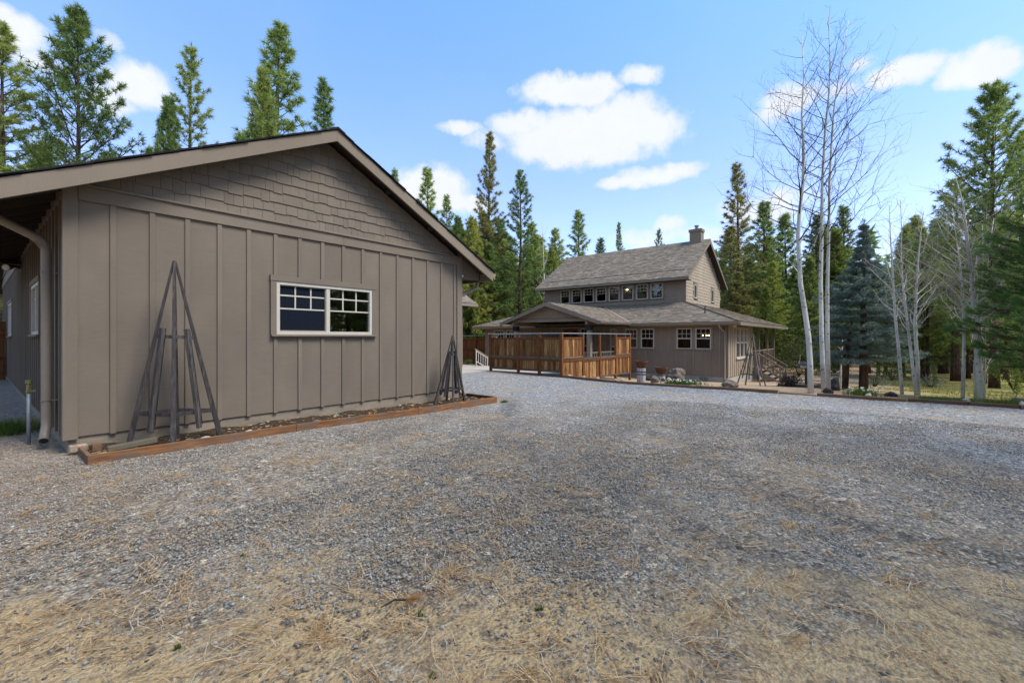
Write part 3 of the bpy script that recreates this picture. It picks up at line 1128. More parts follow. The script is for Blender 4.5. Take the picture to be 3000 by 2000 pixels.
    for s in (-1, 1):
        L = abs((E0 if s < 0 else E1) - GC) + .03
        d = 0.0
        while d < L:
            dd = min(.29, L - d)
            for lay in range(2):
                x0 = GC + s * d
                x1 = GC + s * min(L, d + dd + .02)
                o = .006 + .013 * lay + r.uniform(-.002, .003)
                y0 = NF - .028 + r.uniform(-.012, .012)
                p = [(x0, y0), (x1, y0), (x1, 15.2), (x0, 15.2)]
                zz = lambda x: groof(x) + o - .004 * (1 if x == x0 else 0) * 0
                za, zb = zz(x0), zz(x1) + .008
                q = [(x0, y0, za), (x1, y0, zb), (x1, 15.2, zb), (x0, 15.2, za)]
                if s < 0:
                    q = [q[1], q[0], q[3], q[2]]
                sh.quadbox([Vector(v) for v in q] + [Vector(v) + Vector((0, 0, .011)) for v in q])
            d += dd
    sh.build('shingles', M['roof_dark'], roof, stuff=True)
    cap = MB()
    for k in range(40):
        y0 = NF - .03 + k * .2
        cap.prism([(GC - .14, y0, RIDGE - .03 + .008), (GC, y0, RIDGE + .045), (GC + .14, y0, RIDGE - .03 + .008), (GC + .14, y0, RIDGE - .05), (GC, y0, RIDGE + .01), (GC - .14, y0, RIDGE - .05)], (0, .23, -.006))
    cap.build('ridge_cap', M['roof_dark'], roof, stuff=True)
    # rake boards
    for s in (-1, 1):
        xe = E0 if s < 0 else E1
        zt, h = groof(xe) - .002, .205
        xb = xe - s * .30                        # level cut at the tail
        pl = [(GC, NF, RIDGE - .002), (xe, NF, zt), (xe, NF, zt - .235), (GC, NF, RIDGE - h)] if True else None
        MB().prism(pl, (0, .04, 0)).build('rake_board', M['fascia'], g, bevel=.003)
    # lookouts under the rake
    for x in (1.9, 2.9, 5.4, 6.5, 7.4):
        zt = groof(x) - .036
        MB().box(x - .02, NF + .041, zt - .11, x + .02, GN - .03, zt - .012).build('lookout', M['soffit'], g)
    # eaves: rafter tails, bird blocks, fascia, gutter
    for s in (-1, 1):
        xw = GX0 if s < 0 else GX1
        xe = E0 if s < 0 else E1
        n = 7.86
        while n < 15.2:
            a = (xw + s * -.08, n, groof(xw + s * -.08) - .036)
            b = (xe - s * .02, n, groof(xe - s * .02) - .036)
            m = MB()
            m.quadbox([(a[0], n - .02, a[2] - .14), (a[0], n + .02, a[2] - .14), (b[0], n + .02, b[2] - .13), (b[0], n - .02, b[2] - .13),
                       (a[0], n - .02, a[2]), (a[0], n + .02, a[2]), (b[0], n + .02, b[2]), (b[0], n - .02, b[2])])
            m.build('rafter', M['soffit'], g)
            n += .61
        MB().box(xw - .02 * (s > 0) - s * .0, 7.9, 3.22, xw + s * .022, 15.4, groof(xw) - .04).build('bird_block', M['trim'], g)
        MB().box(xe - s * .02, NF + .042, groof(xe) - .22, xe + s * .004, 15.3, groof(xe) - .01).build('fascia_board', M['fascia'], g)
        gm = MB()
        x0 = xe + s * .006
        gm.prism([(x0, NF + .02, groof(xe) - .03), (x0, NF + .02, groof(xe) - .15), (x0 + s * .075, NF + .02, groof(xe) - .15), (x0 + s * .12, NF + .02, groof(xe) - .06), (x0 + s * .12, NF + .02, groof(xe) - .035)], (0, 7.8, 0))
        gm.build('gutter', M['gutter'], g)
    # right eave: the closed soffit end seen below the rake
    MB().prism([(GX1 + .03, 7.83, 2.86), (E1 - .06, 7.83, 2.90), (E1 - .06, 7.83, groof(E1 - .06) - .05), (GX1 + .03, 7.83, groof(GX1) - .05)], (0, .03, 0)).build('soffit_end', M['trim'], g)
    # wing roof, ridge along x at y = 20
    wz = lambda y: 6.33 - .65 * abs(y - 20)
    wr = MB()
    WE0, WE1 = GX0 - .42, 15.62
    for s in (-1, 1):
        ye = 20 + s * 5.0
        q = [(WE0, 20, 6.33), (WE0, ye, wz(ye)), (WE1, ye, wz(ye)), (WE1, 20, 6.33)]
        if s > 0:
            q.reverse()
        wr.quadbox([Vector(v) - Vector((0, 0, .05)) for v in q] + [Vector(v) for v in q])
    wroof = wr.build('roof', M['soffit'], g)
    slope_tabs((WE0, 15.0, wz(15.0)), (1, 0, 0), (0, 5.0, 3.25), lambda t: (0, WE1 - WE0), M['roof'], wroof)
    for x in (WE0, WE1):
        MB().prism([(x, 20, 6.325), (x, 15, wz(15) - .005), (x, 15, wz(15) - .2), (x, 20, 6.12)], (.035, 0, 0)).build('rake_board', M['fascia'], g)
        MB().prism([(x, 20, 6.325), (x, 25, wz(25) - .005), (x, 25, wz(25) - .2), (x, 20, 6.12)], (.035, 0, 0)).build('rake_board', M['fascia'], g)
    MB().box(8.4, 14.90, wz(15) - .14, WE1, 15.0, wz(15) - .02).build('gutter', M['gutter'], g)
    # downspouts
    d = MB()
    y = 8.42
    d.tube([(-.06, y, 3.02), (.10, y, 2.985), (.227, y - .02, 2.91), (.48, y - .01, 2.775), (.56, y, 2.73), (.605, y, 2.68), (.625, y, 2.60), (.627, y, .40), (.627, y - .01, .30), (.61, y - .07, .20), (.59, y - .17, .125)], .052, 12)
    ds = d.build('downspout', M['gutter'], g, smooth=True)
    st = MB()
    for zz in (2.3, .62):
        st.box(.57, y - .058, zz, .735, y + .058, zz + .004)
    for k in range(7):
        t = k / 6
        st.tube([(.52 + .085 * t, y, 2.752 - .09 * t - .03 * t * t), (.528 + .085 * t, y, 2.744 - .09 * t - .03 * t * t)], .0535, 12)
    st.build('strap', M['gutter'], ds)
    MB().tube([(.592, y - .16, .132), (.589, y - .173, .123)], .044, 12).build('spout_mouth', M['iron'], ds)
    d = MB()
    y = 7.94
    d.tube([(8.30, y, 2.93), (8.28, y, 2.80), (8.22, y, 2.70), (7.72, y, 2.50), (7.62, y, 2.43), (7.60, y, 2.33), (7.60, y, .22), (7.62, y - .06, .10), (7.68, y - .16, .03)], .045, 12)
    d.build('downspout', M['gutter'], g, smooth=True)
    # lights on the side walls
    lt = thing('security_light', 'small twin-spot security light on the garage side wall under the eave', 'light', (GX0, 14.9, 3.0))
    b = MB().box(GX0 - .03, 14.84, 2.93, GX0 - .002, 14.98, 3.06).build('base_plate', M['hardware'], lt)
    MB().tube([(GX0 - .03, 14.9, 3.0), (GX0 - .12, 14.8, 3.02), (GX0 - .2, 14.7, 3.0)], .02, 8).build('arm', M['hardware'], lt)
    MB().tube([(GX0 - .14, 14.75, 3.02), (GX0 - .24, 14.55, 2.97), (GX0 - .26, 14.5, 2.96)], [.035, .07, .075], 12).build('lamp_head', M['hardware'], lt)
    MB().tube([(GX0 - .262, 14.498, 2.959), (GX0 - .266, 14.49, 2.957)], [.065, .06], 12).build('lens', M['lamp_white'], lt)
    lt = thing('wall_light', 'small white wall light tucked under the far right eave of the garage', 'light', (GX1, 7.95, 2.8))
    MB().box(GX1 + .002, 7.9, 2.86, GX1 + .03, 7.98, 2.98).build('base_plate', M['hardware'], lt)
    MB().tube([(GX1 + .03, 7.93, 2.92), (GX1 + .07, 7.88, 2.93), (GX1 + .115, 7.83, 2.99)], [.02, .045, .05], 10).build('lamp_head', M['lamp_white'], lt)
    return g


def _shingle(poly, zb, zt, g):
    def dep(z):
        return .005 + .020 * (zt - z) / (zt - zb)
    n = len(poly)
    m = MB()
    b = 0
    m.v = [(x, GN - dep(z) - .008, z) for x, z in poly] + [(x, GN - .0005, z) for x, z in poly]
    m.f = [tuple(range(n)), tuple(n + i for i in reversed(range(n)))]
    for i in range(n):
        j = (i + 1) % n
        m.f.append((j, i, n + i, n + j))
    m.build('shingle', M['shingle_paint'], g)


def slope_tabs(o, udir, up, rng, mt, parent, expo=.14, tab=.23, lift=.02, seed=1, name='shingles'):
    """asphalt shingle tabs on a roof plane; o = eave start, up = full slope vector, rng(t) -> u range at fraction t"""
    r = random.Random(seed)
    o, udir, up = Vector(o), Vector(udir).normalized(), Vector(up)
    L = up.length
    upn = up / L
    nrm = udir.cross(upn)
    if nrm.z < 0:
        nrm = -nrm
    m = MB()
    rows = int(L / expo)
    for i in range(rows + 1):
        s0 = i * expo
        s1 = min(L, s0 + expo + .02)
        if s1 - s0 < .03:
            continue
        a, b = rng(s0 / L)
        a2, b2 = rng(min(1, s1 / L))
        u = a - r.uniform(0, tab)
        while u < b:
            w = tab * r.choice((.6, .8, 1, 1.2, 1.5))
            u0, u1 = max(u, a), min(u + w, b)
            if u1 - u0 > .02:
                t0, t1 = max(u0, a2 if u <= a else u0), min(u1, b2 if u + w >= b else u1)
                if t1 > t0:
                    th = lift * r.choice((.6, .75, 1.0))
                    p0, p1 = o + udir * u0 + upn * s0, o + udir * u1 + upn * s0
                    p2, p3 = o + udir * t1 + upn * s1, o + udir * t0 + upn * s1
                    k = len(m.v)
                    m.v += [tuple(p0 + nrm * .002), tuple(p1 + nrm * .002), tuple(p1 + nrm * (th + .003)), tuple(p0 + nrm * (th + .003)), tuple(p2 + nrm * .004), tuple(p3 + nrm * .004)]
                    m.f += [(k, k + 1, k + 2, k + 3), (k + 3, k + 2, k + 4, k + 5)]
            u += w
    return m.build(name, mt, parent, stuff=True)


garage = build_garage()

# ------------------------------------------------------------------ garden bed by the garage
bed = thing('garden_bed_edging', 'reddish timber plank edging round the narrow bed along the garage wall', 'garden edging', (4.4, 6.95, 0))
pts = [(.838, .105, -.10), (3.195, .103, -.12), (5.577, .055, -.2), (7.921, .040, -.25)]
for (a, b) in zip(pts[:-1], pts[1:]):
    m = MB()
    a0, b0 = a[0] + .002, b[0] - .002
    m.quadbox([(a0, 6.93, a[2]), (b0, 6.93, b[2]), (b0, 6.972, b[2]), (a0, 6.972, a[2]), (a0, 6.93, a[1]), (b0, 6.93, b[1]), (b0, 6.972, b[1]), (a0, 6.972, a[1])])
    m.build('plank', M['timber'], bed, bevel=.005)
MB().box(.838, 6.975, -.1, .88, 7.60, .10).build('plank', M['timber_y'], bed, bevel=.005)
MB().box(7.88, 6.975, -.25, 7.92, 7.93, .045).build('plank', M['timber_y'], bed, bevel=.005)
MB().box(7.58, 7.935, -.25, 7.92, 7.975, .045).build('plank', M['timber'], bed, bevel=.005)
MB().box(.95, 7.50, -.1, 1.04, 7.60, .12).build('stake', M['timber'], bed, bevel=.006)

xs = np.linspace(.885, 7.875, 90)
ys = np.linspace(6.975, 7.93, 14)
X, Y = np.meshgrid(xs, ys, indexing='ij')
zz = .030 - .075 * np.clip((X - 3) / 5, 0, 1) + .012 * np.sin(X * 9 + 2 * np.sin(Y * 7)) + .012 * np.sin(Y * 23 + X * 5) + .03 * np.clip((Y - 7.3) * 1.4, 0, 1)
V = np.stack([X.ravel(), Y.ravel(), zz.ravel()], 1)
I = np.arange(90 * 14).reshape(90, 14)
Fq = np.stack([I[:-1, :-1].ravel(), I[1:, :-1].ravel(), I[1:, 1:].ravel(), I[:-1, 1:].ravel()], 1)
struct(link('garden_bed_soil', mesh_np('garden_bed_soil', V, Fq, True), M['bed']))


def rock_mesh(m, c, rx, ry, rz, seed, sub=2):
    r = np.random.default_rng(seed)
    import bmesh
    bm = bmesh.new()
    bmesh.ops.create_icosphere(bm, subdivisions=sub, radius=1)
    ph = r.uniform(0, 6, 6)
    b = len(m.v)
    for v in bm.verts:
        q = v.co
        k = 1 + .16 * math.sin(q.x * 3.1 + ph[0]) + .14 * math.sin(q.y * 4.3 + ph[1]) + .12 * math.sin(q.z * 5.2 + ph[2] + q.x * 2) + r.normal(0, .045)
        m.v.append((c[0] + q.x * rx * k, c[1] + q.y * ry * k, c[2] + q.z * rz * k))
    for f in bm.faces:
        m.f.append(tuple(b + v.index for v in f.verts))
    bm.free()
    return m


def rock(c, r3, seed, label, mt='rock', name='rock', cat='rock', sub=2):
    o = rock_mesh(MB(), (0, 0, 0), *r3, seed, sub).build(name, M[mt])
    o.location = c
    return tag(o, label, cat)


o = MB().quadbox([(1.03, 7.06, .075), (1.50, 7.02, .11), (1.50, 7.12, .11), (1.03, 7.17, .075), (1.03, 7.075, .145), (1.50, 7.035, .185), (1.50, 7.105, .185), (1.03, 7.155, .145)]).build('curb_block', M['block'], bevel=.012)
tag(o, 'mossy grey concrete curb bar lying across the front of the garage bed', 'concrete bar')
rock((.97, 7.07, .06), (.085, .05, .035), 4, 'flat tan stone in the front left corner of the garage bed', 'white_rock')
rock((2.05, 7.12, .065), (.06, .045, .022), 6, 'small flat pale stone beside the tall obelisk in the garage bed', 'white_rock')
o = MB().box(.76, 7.60, .03, .93, 7.70, .12).build('wood_block', M['whitewood'], bevel=.012)
o.data.materials[0] = M['treadwood']
tag(o, 'pale weathered wood block at the garage corner by the bed', 'wood block')
rock((2.62, 7.2, .055), (.04, .035, .02), 9, 'small white pebble on the soil under the garage window', 'white_rock')


def obelisk(name, label, apex, feet, legw, ring1, ring2, round_ring=False, mt='obelisk'):
    """feet: four points in order round the base; ring1 low, ring2 high (fractions of the leg)"""
    ap = Vector(apex)
    feet = [Vector(f) for f in feet]
    cen = sum(feet, Vector()) / 4
    t = thing(name, label, 'garden obelisk', cen, 'garden obelisks')
    tips = []
    for f in feet:
        tip = ap + (f - ap) * .012
        tips.append(tip)
        MB().bar(f, tip, legw, legw, up=(f - cen).normalized(), wd2=legw * .45, ht2=legw * .45).build('leg', M[mt], t, bevel=.002)
    on = lambda i, s: feet[i] + (ap - feet[i]) * s
    for s in (ring1, ring2):
        rw = legw * .75
        for i in range(4):
            j = (i + 1) % 4
            MB().bar(on(i, s), on(j, s), rw * .5, rw).build('rail', M[mt], t)
    for i in range(4):
        j = (i + 1) % 4
        a = (on(i, ring1 - .085) + on(j, ring1 - .085)) / 2
        b = (on(i, ring2 + .045) + on(j, ring2 + .045)) / 2
        out = ((a + b) / 2 - Vector((cen.x, cen.y, (a.z + b.z) / 2))).normalized() * (legw * .62)
        a0 = a + out
        b0 = b + out
        MB().bar(a0, b0, legw * .9, legw * .75, up=out.normalized()).build('slat', M[mt], t, bevel=.002)
    return t


obelisk('garden_obelisk', 'tall weathered grey wood obelisk in the garage bed beside the garage corner', (1.745, 7.34, 2.515),
        [(1.665, 7.06, .02), (2.275, 7.27, .0), (1.845, 7.64, .02), (1.285, 7.44, .05)], .062, .165, .575)
obelisk('garden_obelisk', 'small grey wood obelisk at the far end of the garage bed', (6.83, 7.30, 1.51),
        [(6.60, 7.04, -.05), (7.17, 7.26, -.05), (6.95, 7.64, -.05), (6.345, 7.36, -.05)], .05, .22, .72)
zo = zg(18.3, 3.5)
obelisk('garden_obelisk', 'grey wood obelisk standing on bare soil at the house corner', (18.25, 3.45, 1.56),
        [(17.72, 3.10, zo - .02), (18.35, 3.05, zo - .03), (18.75, 3.80, zo - .03), (18.05, 3.95, zo - .02)], .042, .23, .60, mt='obelisk_pale')

# standpipe by the garage side
t = thing('standpipe', 'grey metal standpipe with a yellow-green brass tap beside the garage corner', 'tap', (.46, 8.35, 0))
zb = -.05
c = at(84, 1280, 6.0)
c0 = Vector((c.x, c.y, zg(c.x, c.y)))
t.location = c0
k = (c0 - Vector((0, 0, CAMH)))
dp = CU * c0.x + SU * c0.y
ztap = CAMH + (988 - 1150) / F * dp
ztop = CAMH + (988 - 1112) / F * dp
MB().tube([c0 + Vector((0, 0, -.05)), Vector((c0.x, c0.y, ztap))], .021, 10).build('pipe', M['galv'], t, smooth=True)
MB().tube([Vector((c0.x, c0.y, ztap)), Vector((c0.x, c0.y, ztap + .03))], .032, 6).tube([Vector((c0.x, c0.y, ztap + .03)), Vector((c0.x, c0.y, ztop - .06)), Vector((c0.x, c0.y, ztop - .05)), Vector((c0.x, c0.y, ztop))], [.024, .024, .033, .033], 8).build('valve', M['brass'], t)
MB().bar(Vector((c0.x + .02, c0.y - .02, ztap + .02)), Vector((c0.x + .07, c0.y - .03, ztap + .03)), .025, .03).build('handle', M['brass'], t)

# ------------------------------------------------------------------ house
HE, HS = 22.75, 5.39           # facade plane (x) and side wall plane (y)
HZ0, HZ1 = -.45, 2.08


def build_house():
    h = thing('house', 'two-storey taupe house with a clerestory window row and a gabled front porch', 'house', (HE, 12, -.6))
    wf, ws = wall_e(HE), wall_n(HS)
    NL = 21.03
    fm = MB()
    fm.box(HE + .03, HS + .03, -1.4, HE + .25, NL, HZ0 + .03)
    fm.box(HE + .25, HS + .03, -1.7, 36.0, HS + .25, HZ0 + .03)
    fd = fm.build('foundation', M['found_h'], h)
    vt = MB()
    for k in range(2):
        a = 6.27 + k * .22
        for zz in (-.645, -.60, -.555):
            vt.wbox(wf, a + .02, a + .17, -.029, -.004, zz, zz + .022)
        vt.wbox(wf, a, a + .19, -.029, -.012, -.66, -.49)
    vt.build('vent', M['metal'], fd)
    # facade with openings
    wins = [(6.115, 6.845, .87, 1.905), (7.03, 7.765, .87, 1.905), (8.95, 9.67, .87, 1.905), (9.865, 10.565, .87, 1.905),
            (11.08, 11.45, -.05, 1.92), (13.0 - .35, 13.385, -.05, 1.965), (18.38, 19.10, .87, 1.905), (19.29, 20.185, .87, 1.905)]
    wins[5] = (12.70, 13.385, -.05, 1.965)
    door = (13.56, 14.605, -.28, 1.96)
    holes = [(a + .01, b - .01, c + .01, d - .01) for a, b, c, d in wins] + [door]
    m = MB()
    holed(m, wf, HS + .02, NL, HZ0, HZ1 + .15, holes, -.14, 0)
    m.build('wall', M['house'], h)
    n = 5.73
    allw = [(a - .12, b + .12, c - .05, d + .1) for a, b, c, d in wins] + [(13.45, 14.72, -.4, 2.0)]
    while n < NL:
        zs = [(HZ0 - .015, HZ1 + .1)]
        for a, b, c, d in allw:
            if a < n < b:
                zs = [(x, y) for x, y in ((HZ0 - .015, c), (d, HZ1 + .1)) if y - x > .1]
        for z0, z1 in zs:
            MB().wbox(wf, n - .028, n + .028, .001, .024, z0, z1).build('batten', M['house_trim'], h)
        n += .4045
    for a, b, c, d in wins:
        window(h, wf, a, b, c, d, 'hung', .045, trim=.06)
    MB().wbox(wf, HS - .026, HS + .10, .0015, .03, HZ0 - .02, HZ1 + .1).build('corner_board', M['house_trim'], h)
    dr = MB().wbox(wf, door[0], door[1], -.06, -.02, door[2], door[3]).build('door', M['door'], h)
    MB().wbox(wf, 13.66, 13.95, -.02, -.012, 1.25, 1.86).wbox(wf, 14.2, 14.5, -.02, -.012, 1.25, 1.86).build('pane', M['dark'], dr)
    MB().wbox(wf, 13.46, 13.555, .001, .03, -.3, 2.06).wbox(wf, 14.61, 14.70, .001, .03, -.3, 2.06).wbox(wf, 13.46, 14.70, .001, .032, 1.965, 2.06).build('casing', M['house_trim'], dr)
    # side wall
    sw = [(24.50, 25.28, .40, 1.94), (25.36, 26.14, .40, 1.94), (26.22, 27.0, .40, 1.94)]
    m = MB()
    holed(m, ws, HE + .0, 28.44, HZ0 - .03, HZ1 + .15, [(a + .01, b - .01, c + .01, d - .01) for a, b, c, d in sw], -.14, 0)
    m.build('wall', M['house_sunlit'], h)
    for a, b, c, d in sw:
        window(h, ws, a, b, c, d, 'hung', .05, sill=False)
    MB().wbox(ws, 24.42, 27.08, .002, .075, .33, .398).build('sill', M['frame'], h)
    MB().wbox(ws, 24.40, 27.10, .002, .04, 1.942, 2.03).build('casing', M['house_trim'], h)
    x = HE + .2
    while x < 28.4:
        zs = [(HZ0 - .04, HZ1 + .1)] if not 24.4 < x < 27.1 else [(HZ0 - .04, .33), (2.03, HZ1 + .1)]
        for z0, z1 in zs:
            MB().wbox(ws, x - .028, x + .028, .001, .024, z0, z1).build('batten', M['house_sunlit'], h)
        x += .4045
    MB().wbox(ws, HE - .03, HE + .10, .0015, .032, HZ0 - .03, HZ1 + .1).build('corner_board', M['house_trim'], h)
    # other lower walls, floor
    m = MB()
    m.box(28.30, HS + .14, -1.2, 28.44, 12, HZ1 + .15)
    m.box(28.44, 12, -1.2, 36, 12.14, HZ1 + .15)
    m.box(HE + .14, NL - .14, -1.0, 36, NL, HZ1 + .15)
    m.box(35.86, 12.14, -1.2, 36.0, NL - .14, HZ1 + .15)
    m.build('wall', M['house'], h)
    m = MB()
    m.box(HE + .142, HS + .142, -.33, 35.8, NL - .142, -.28)
    m.box(26.6, HS + .3, -.28, 26.7, NL - .3, 2.4)
    m.build('room_interior', M['curtain'], h)
    # ---- lower hip roof
    LE, LN0, LN1, LB, Z0 = 22.25, 4.72, 21.80, 36.72, 2.20
    UE, UN, UB, UL = 25.87, 8.34, 33.06, 18.11
    Z1 = 3.48
    rf = MB()
    A = [(LE, LN0, Z0), (LE, LN1, Z0), (LB, LN1, Z0), (LB, LN0, Z0)]
    B = [(UE, UN, Z1), (UE, UL, Z1), (UB, UL, Z1), (UB, UN, Z1)]
    for i in range(4):
        j = (i + 1) % 4
        q = [Vector(A[j]), Vector(A[i]), Vector(B[i]), Vector(B[j])]
        rf.quadbox([v - Vector((0, 0, .06)) for v in q] + q)
    lower = rf.build('roof', M['roof'], h)
    run = UE - LE
    slope_tabs((LE - .03, LN0, Z0 - .008), (0, 1, 0), (run + .03, 0, Z1 - Z0 + .01), lambda t: (t * run, LN1 - LN0 - t * (LN1 - UL)), M['roof'], lower, seed=2)
    slope_tabs((LE, LN0 - .03, Z0 - .008), (1, 0, 0), (0, UN - LN0 + .03, Z1 - Z0 + .01), lambda t: (t * run, LB - LE - t * (LB - UB)), M['roof'], lower, seed=3)
    hc = MB()
    for k in range(34):
        t = k / 34
        p = Vector(A[0]).lerp(Vector(B[0]), t)
        q = Vector(A[0]).lerp(Vector(B[0]), t + .034)
        d = Vector((1, -1, 0)).normalized()
        hc.quadbox([p + d * .11 + Vector((0, 0, .005)), p - d * .11 + Vector((0, 0, .005)), q - d * .11 + Vector((0, 0, .012)), q + d * .11 + Vector((0, 0, .012)),
                    p + d * .10 + Vector((0, 0, .055)), p - d * .10 + Vector((0, 0, .055)), q - d * .10 + Vector((0, 0, .030)), q + d * .10 + Vector((0, 0, .030))])
    hc.build('hip_cap', M['roof'], lower, stuff=True)
    pv = MB().tube([(23.55, 6.62, 2.62), (23.55, 6.62, 3.02)], .035, 8).build('vent_pipe', M['hardware'], lower)
    # soffit, fascia, gutters
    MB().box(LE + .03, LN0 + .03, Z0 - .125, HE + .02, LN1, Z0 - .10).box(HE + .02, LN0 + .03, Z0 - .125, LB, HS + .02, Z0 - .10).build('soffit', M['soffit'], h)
    MB().box(LE + .001, LN0 + .022, Z0 - .19, LE + .03, 10.09, Z0 - .012).build('fascia_board', M['house_trim'], h)
    MB().box(LE + .001, 16.3, Z0 - .19, LE + .03, LN1, Z0 - .012).build('fascia_board', M['house_trim'], h)
    MB().box(LE, LN0 - .012, Z0 - .19, LB, LN0 + .02, Z0 - .012).build('fascia_board', M['fascia'], h)
    gp = lambda y: [(LE - .001, y, Z0 - .02), (LE - .001, y, Z0 - .13), (LE - .07, y, Z0 - .13), (LE - .11, y, Z0 - .05), (LE - .11, y, Z0 - .025)]
    MB().prism(gp(LN0), (0, 5.3, 0)).build('gutter', M['gutter'], h)
    MB().prism(gp(16.3), (0, 5.45, 0)).build('gutter', M['gutter'], h)
    d = MB().tube([(LE - .05, 5.62, 2.07), (LE - .03, 5.60, 1.92), (HE - .08, 5.50, 1.72), (HE - .05, 5.49, 1.60), (HE - .05, 5.49, -.50), (HE - .10, 5.46, -.60), (HE - .22, 5.42, -.62)], .045, 8).build('downspout', M['gutter'], h, smooth=True)
    fl = MB().tube([(HE - .03, 5.2, 2.0), (HE - .2, 5.0, 1.98)], [.03, .09], 12).build('flood_light', M['frame'], h)
    # ---- upper storey
    uf, us = wall_e(UE), wall_n(UN)
    uw = [(16.06, 16.79), (15.15, 15.885), (14.235, 14.965), (13.315, 14.035), (12.405, 13.125), (11.485, 12.215), (10.565, 11.285), (9.65, 10.375)]
    m = MB()
    holed(m, uf, UN + .01, UL, 3.2, 5.35, [(a + .01, b - .01, 3.77, 4.665) for a, b in uw], -.14, 0)
    m.build('wall', M['house'], h)
    for a, b in uw:
        window(h, uf, a, b, 3.76, 4.675, 'pic', .045, trim=.05, sill=True, side=.075, head=.06)
    # shingle courses on the upper walls (small, joined)
    r = random.Random(5)
    sc = MB()
    z = 3.45
    while z < 4.95:
        u = UN + .03
        while u < UL:
            w = r.choice((.1, .14, .18, .24))
            zz, z2 = z + r.choice((-.012, 0, .01)), z + .2
            c = u + w / 2
            hit = any(a - .09 < c < b + .09 and 3.70 < z2 and zz < 4.74 for a, b in uw)
            if not hit:
                sc.quadbox([(UE - .022, u + .002, zz), (UE, u + .002, zz), (UE, u + w - .002, zz), (UE - .022, u + w - .002, zz),
                            (UE - .006, u + .002, z2), (UE, u + .002, z2), (UE, u + w - .002, z2), (UE - .006, u + w - .002, z2)])
            u += w
        z += .18
    sc.build('shingle_siding', M['house_trim'], h, stuff=True)
    gw = [(27.40, 27.93, 3.80, 4.63), (31.02, 31.60, 3.79, 4.62)]
    URZ = 7.62
    SL = .648
    RE = 29.465
    ztop = lambda x: URZ - .12 - SL * abs(x - RE)
    m = MB()
    holed(m, us, UE - .0, UB, 3.2, 4.9, [(a + .01, b - .01, c + .01, d - .01) for a, b, c, d in gw], -.14, 0)
    m.prism([(UE, UN, 4.9), (UB, UN, 4.9), (UB, UN, ztop(UB)), (RE, UN, ztop(RE)), (UE, UN, ztop(UE))], (0, .14, 0))
    m.build('wall', M['house'], h)
    for a, b, c, d in gw:
        window(h, us, a, b, c, d, 'plain', .06, trim=.05)
    sc = MB()
    z = 3.30
    while z < 7.4:
        x = UE - .02
        while x < UB:
            w = r.choice((.12, .17, .22, .28))
            zz, z2 = z + r.choice((-.022, -.008, 0, .012)), z + .205
            c = x + w / 2
            if z2 < ztop(c) + .02 and not any(a - .1 < c < b + .1 and c0 - .07 < z2 and zz < d0 + .09 for a, b, c0, d0 in gw):
                sc.quadbox([(x + .003, UN - .024, zz), (x + w - .003, UN - .024, zz), (x + w - .003, UN, zz), (x + .003, UN, zz),
                            (x + .003, UN - .006, z2), (x + w - .003, UN - .006, z2), (x + w - .003, UN, z2), (x + .003, UN, z2)])
            x += w
        z += .185
    sc.build('shingle_siding', M['house_sunlit'], h, stuff=True)
    MB().wbox(us, UE - .025, UE + .08, .0015, .03, 3.4, 4.9).build('corner_board', M['house_trim'], h)
    MB().wbox(uf, UN - .03, UN + .08, .0015, .028, 3.4, 4.9).build('corner_board', M['house_trim'], h)
    m = MB()
    m.box(UE + .14, UL - .14, 3.2, UB, UL, 4.9)
    m.prism([(UE, UL, 4.9), (UB, UL, 4.9), (UB, UL, ztop(UB)), (RE, UL, ztop(RE)), (UE, UL, ztop(UE))], (0, -.14, 0))
    m.box(UB - .14, UN + .14, 3.2, UB, UL - .14, 4.9)
    m.box(UE + .14, UN + .14, 3.25, UB - .14, UL - .14, 3.3)
    m.build('wall', M['curtain'], h)
    # upper roof
    N0, N1, RE0, RE1 = 7.95, 18.5, 25.20, 33.73
    zz = lambda x: URZ - SL * abs(x - RE)
    rf = MB()
    for xe in (RE0, RE1):
        q = [Vector((RE, N0 + .03, URZ)), Vector((RE, N1 - .03, URZ)), Vector((xe, N1 - .03, zz(xe))), Vector((xe, N0 + .03, zz(xe)))]
        if xe == RE1:
            q.reverse()
        rf.quadbox([v - Vector((0, 0, .06)) for v in q] + q)
    upper = rf.build('roof', M['soffit'], h)
    slope_tabs((RE0 - .03, N0, zz(RE0) - .01), (0, 1, 0), (RE - RE0 + .03, 0, URZ - zz(RE0) + .01), lambda t: (0, N1 - N0), M['roof'], upper, seed=4)
    slope_tabs((RE1 + .03, N0, zz(RE1) - .01), (0, 1, 0), (RE - RE1 - .03, 0, URZ - zz(RE1) + .01), lambda t: (0, N1 - N0), M['roof'], upper, seed=5, expo=.3)
    rc = MB()
    for k in range(52):
        y0 = N0 + k * .205
        rc.prism([(RE - .15, y0, URZ - .075), (RE, y0, URZ + .045), (RE + .15, y0, URZ - .075), (RE, y0, URZ + .01)], (0, .21, -.008))
    rc.build('ridge_cap', M['roof'], upper, stuff=True)
    for n0 in (N0, N1 - .032):
        for xe in (RE0, RE1):
            MB().prism([(RE, n0, URZ - .004), (xe, n0, zz(xe) - .004), (xe, n0, zz(xe) - .15), (RE, n0, URZ - .25)], (0, .032, 0)).build('rake_board', M['fascia'], h)
    MB().box(RE0 - .018, N0 + .034, zz(RE0) - .165, RE0 + .012, N1 - .034, zz(RE0) - .012).build('fascia_board', M['fascia'], h)
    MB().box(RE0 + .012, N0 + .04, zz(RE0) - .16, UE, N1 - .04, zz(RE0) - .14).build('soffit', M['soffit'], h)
    # chimney
    ch = MB().box(29.15, 8.44, 7.2, 29.75, 9.14, 8.16).build('chimney', M['fascia'], upper)
    # ---- porch
    PE, PN, PZ = 18.80, 13.165, 3.29
    PS = .342
    PH = 3.10
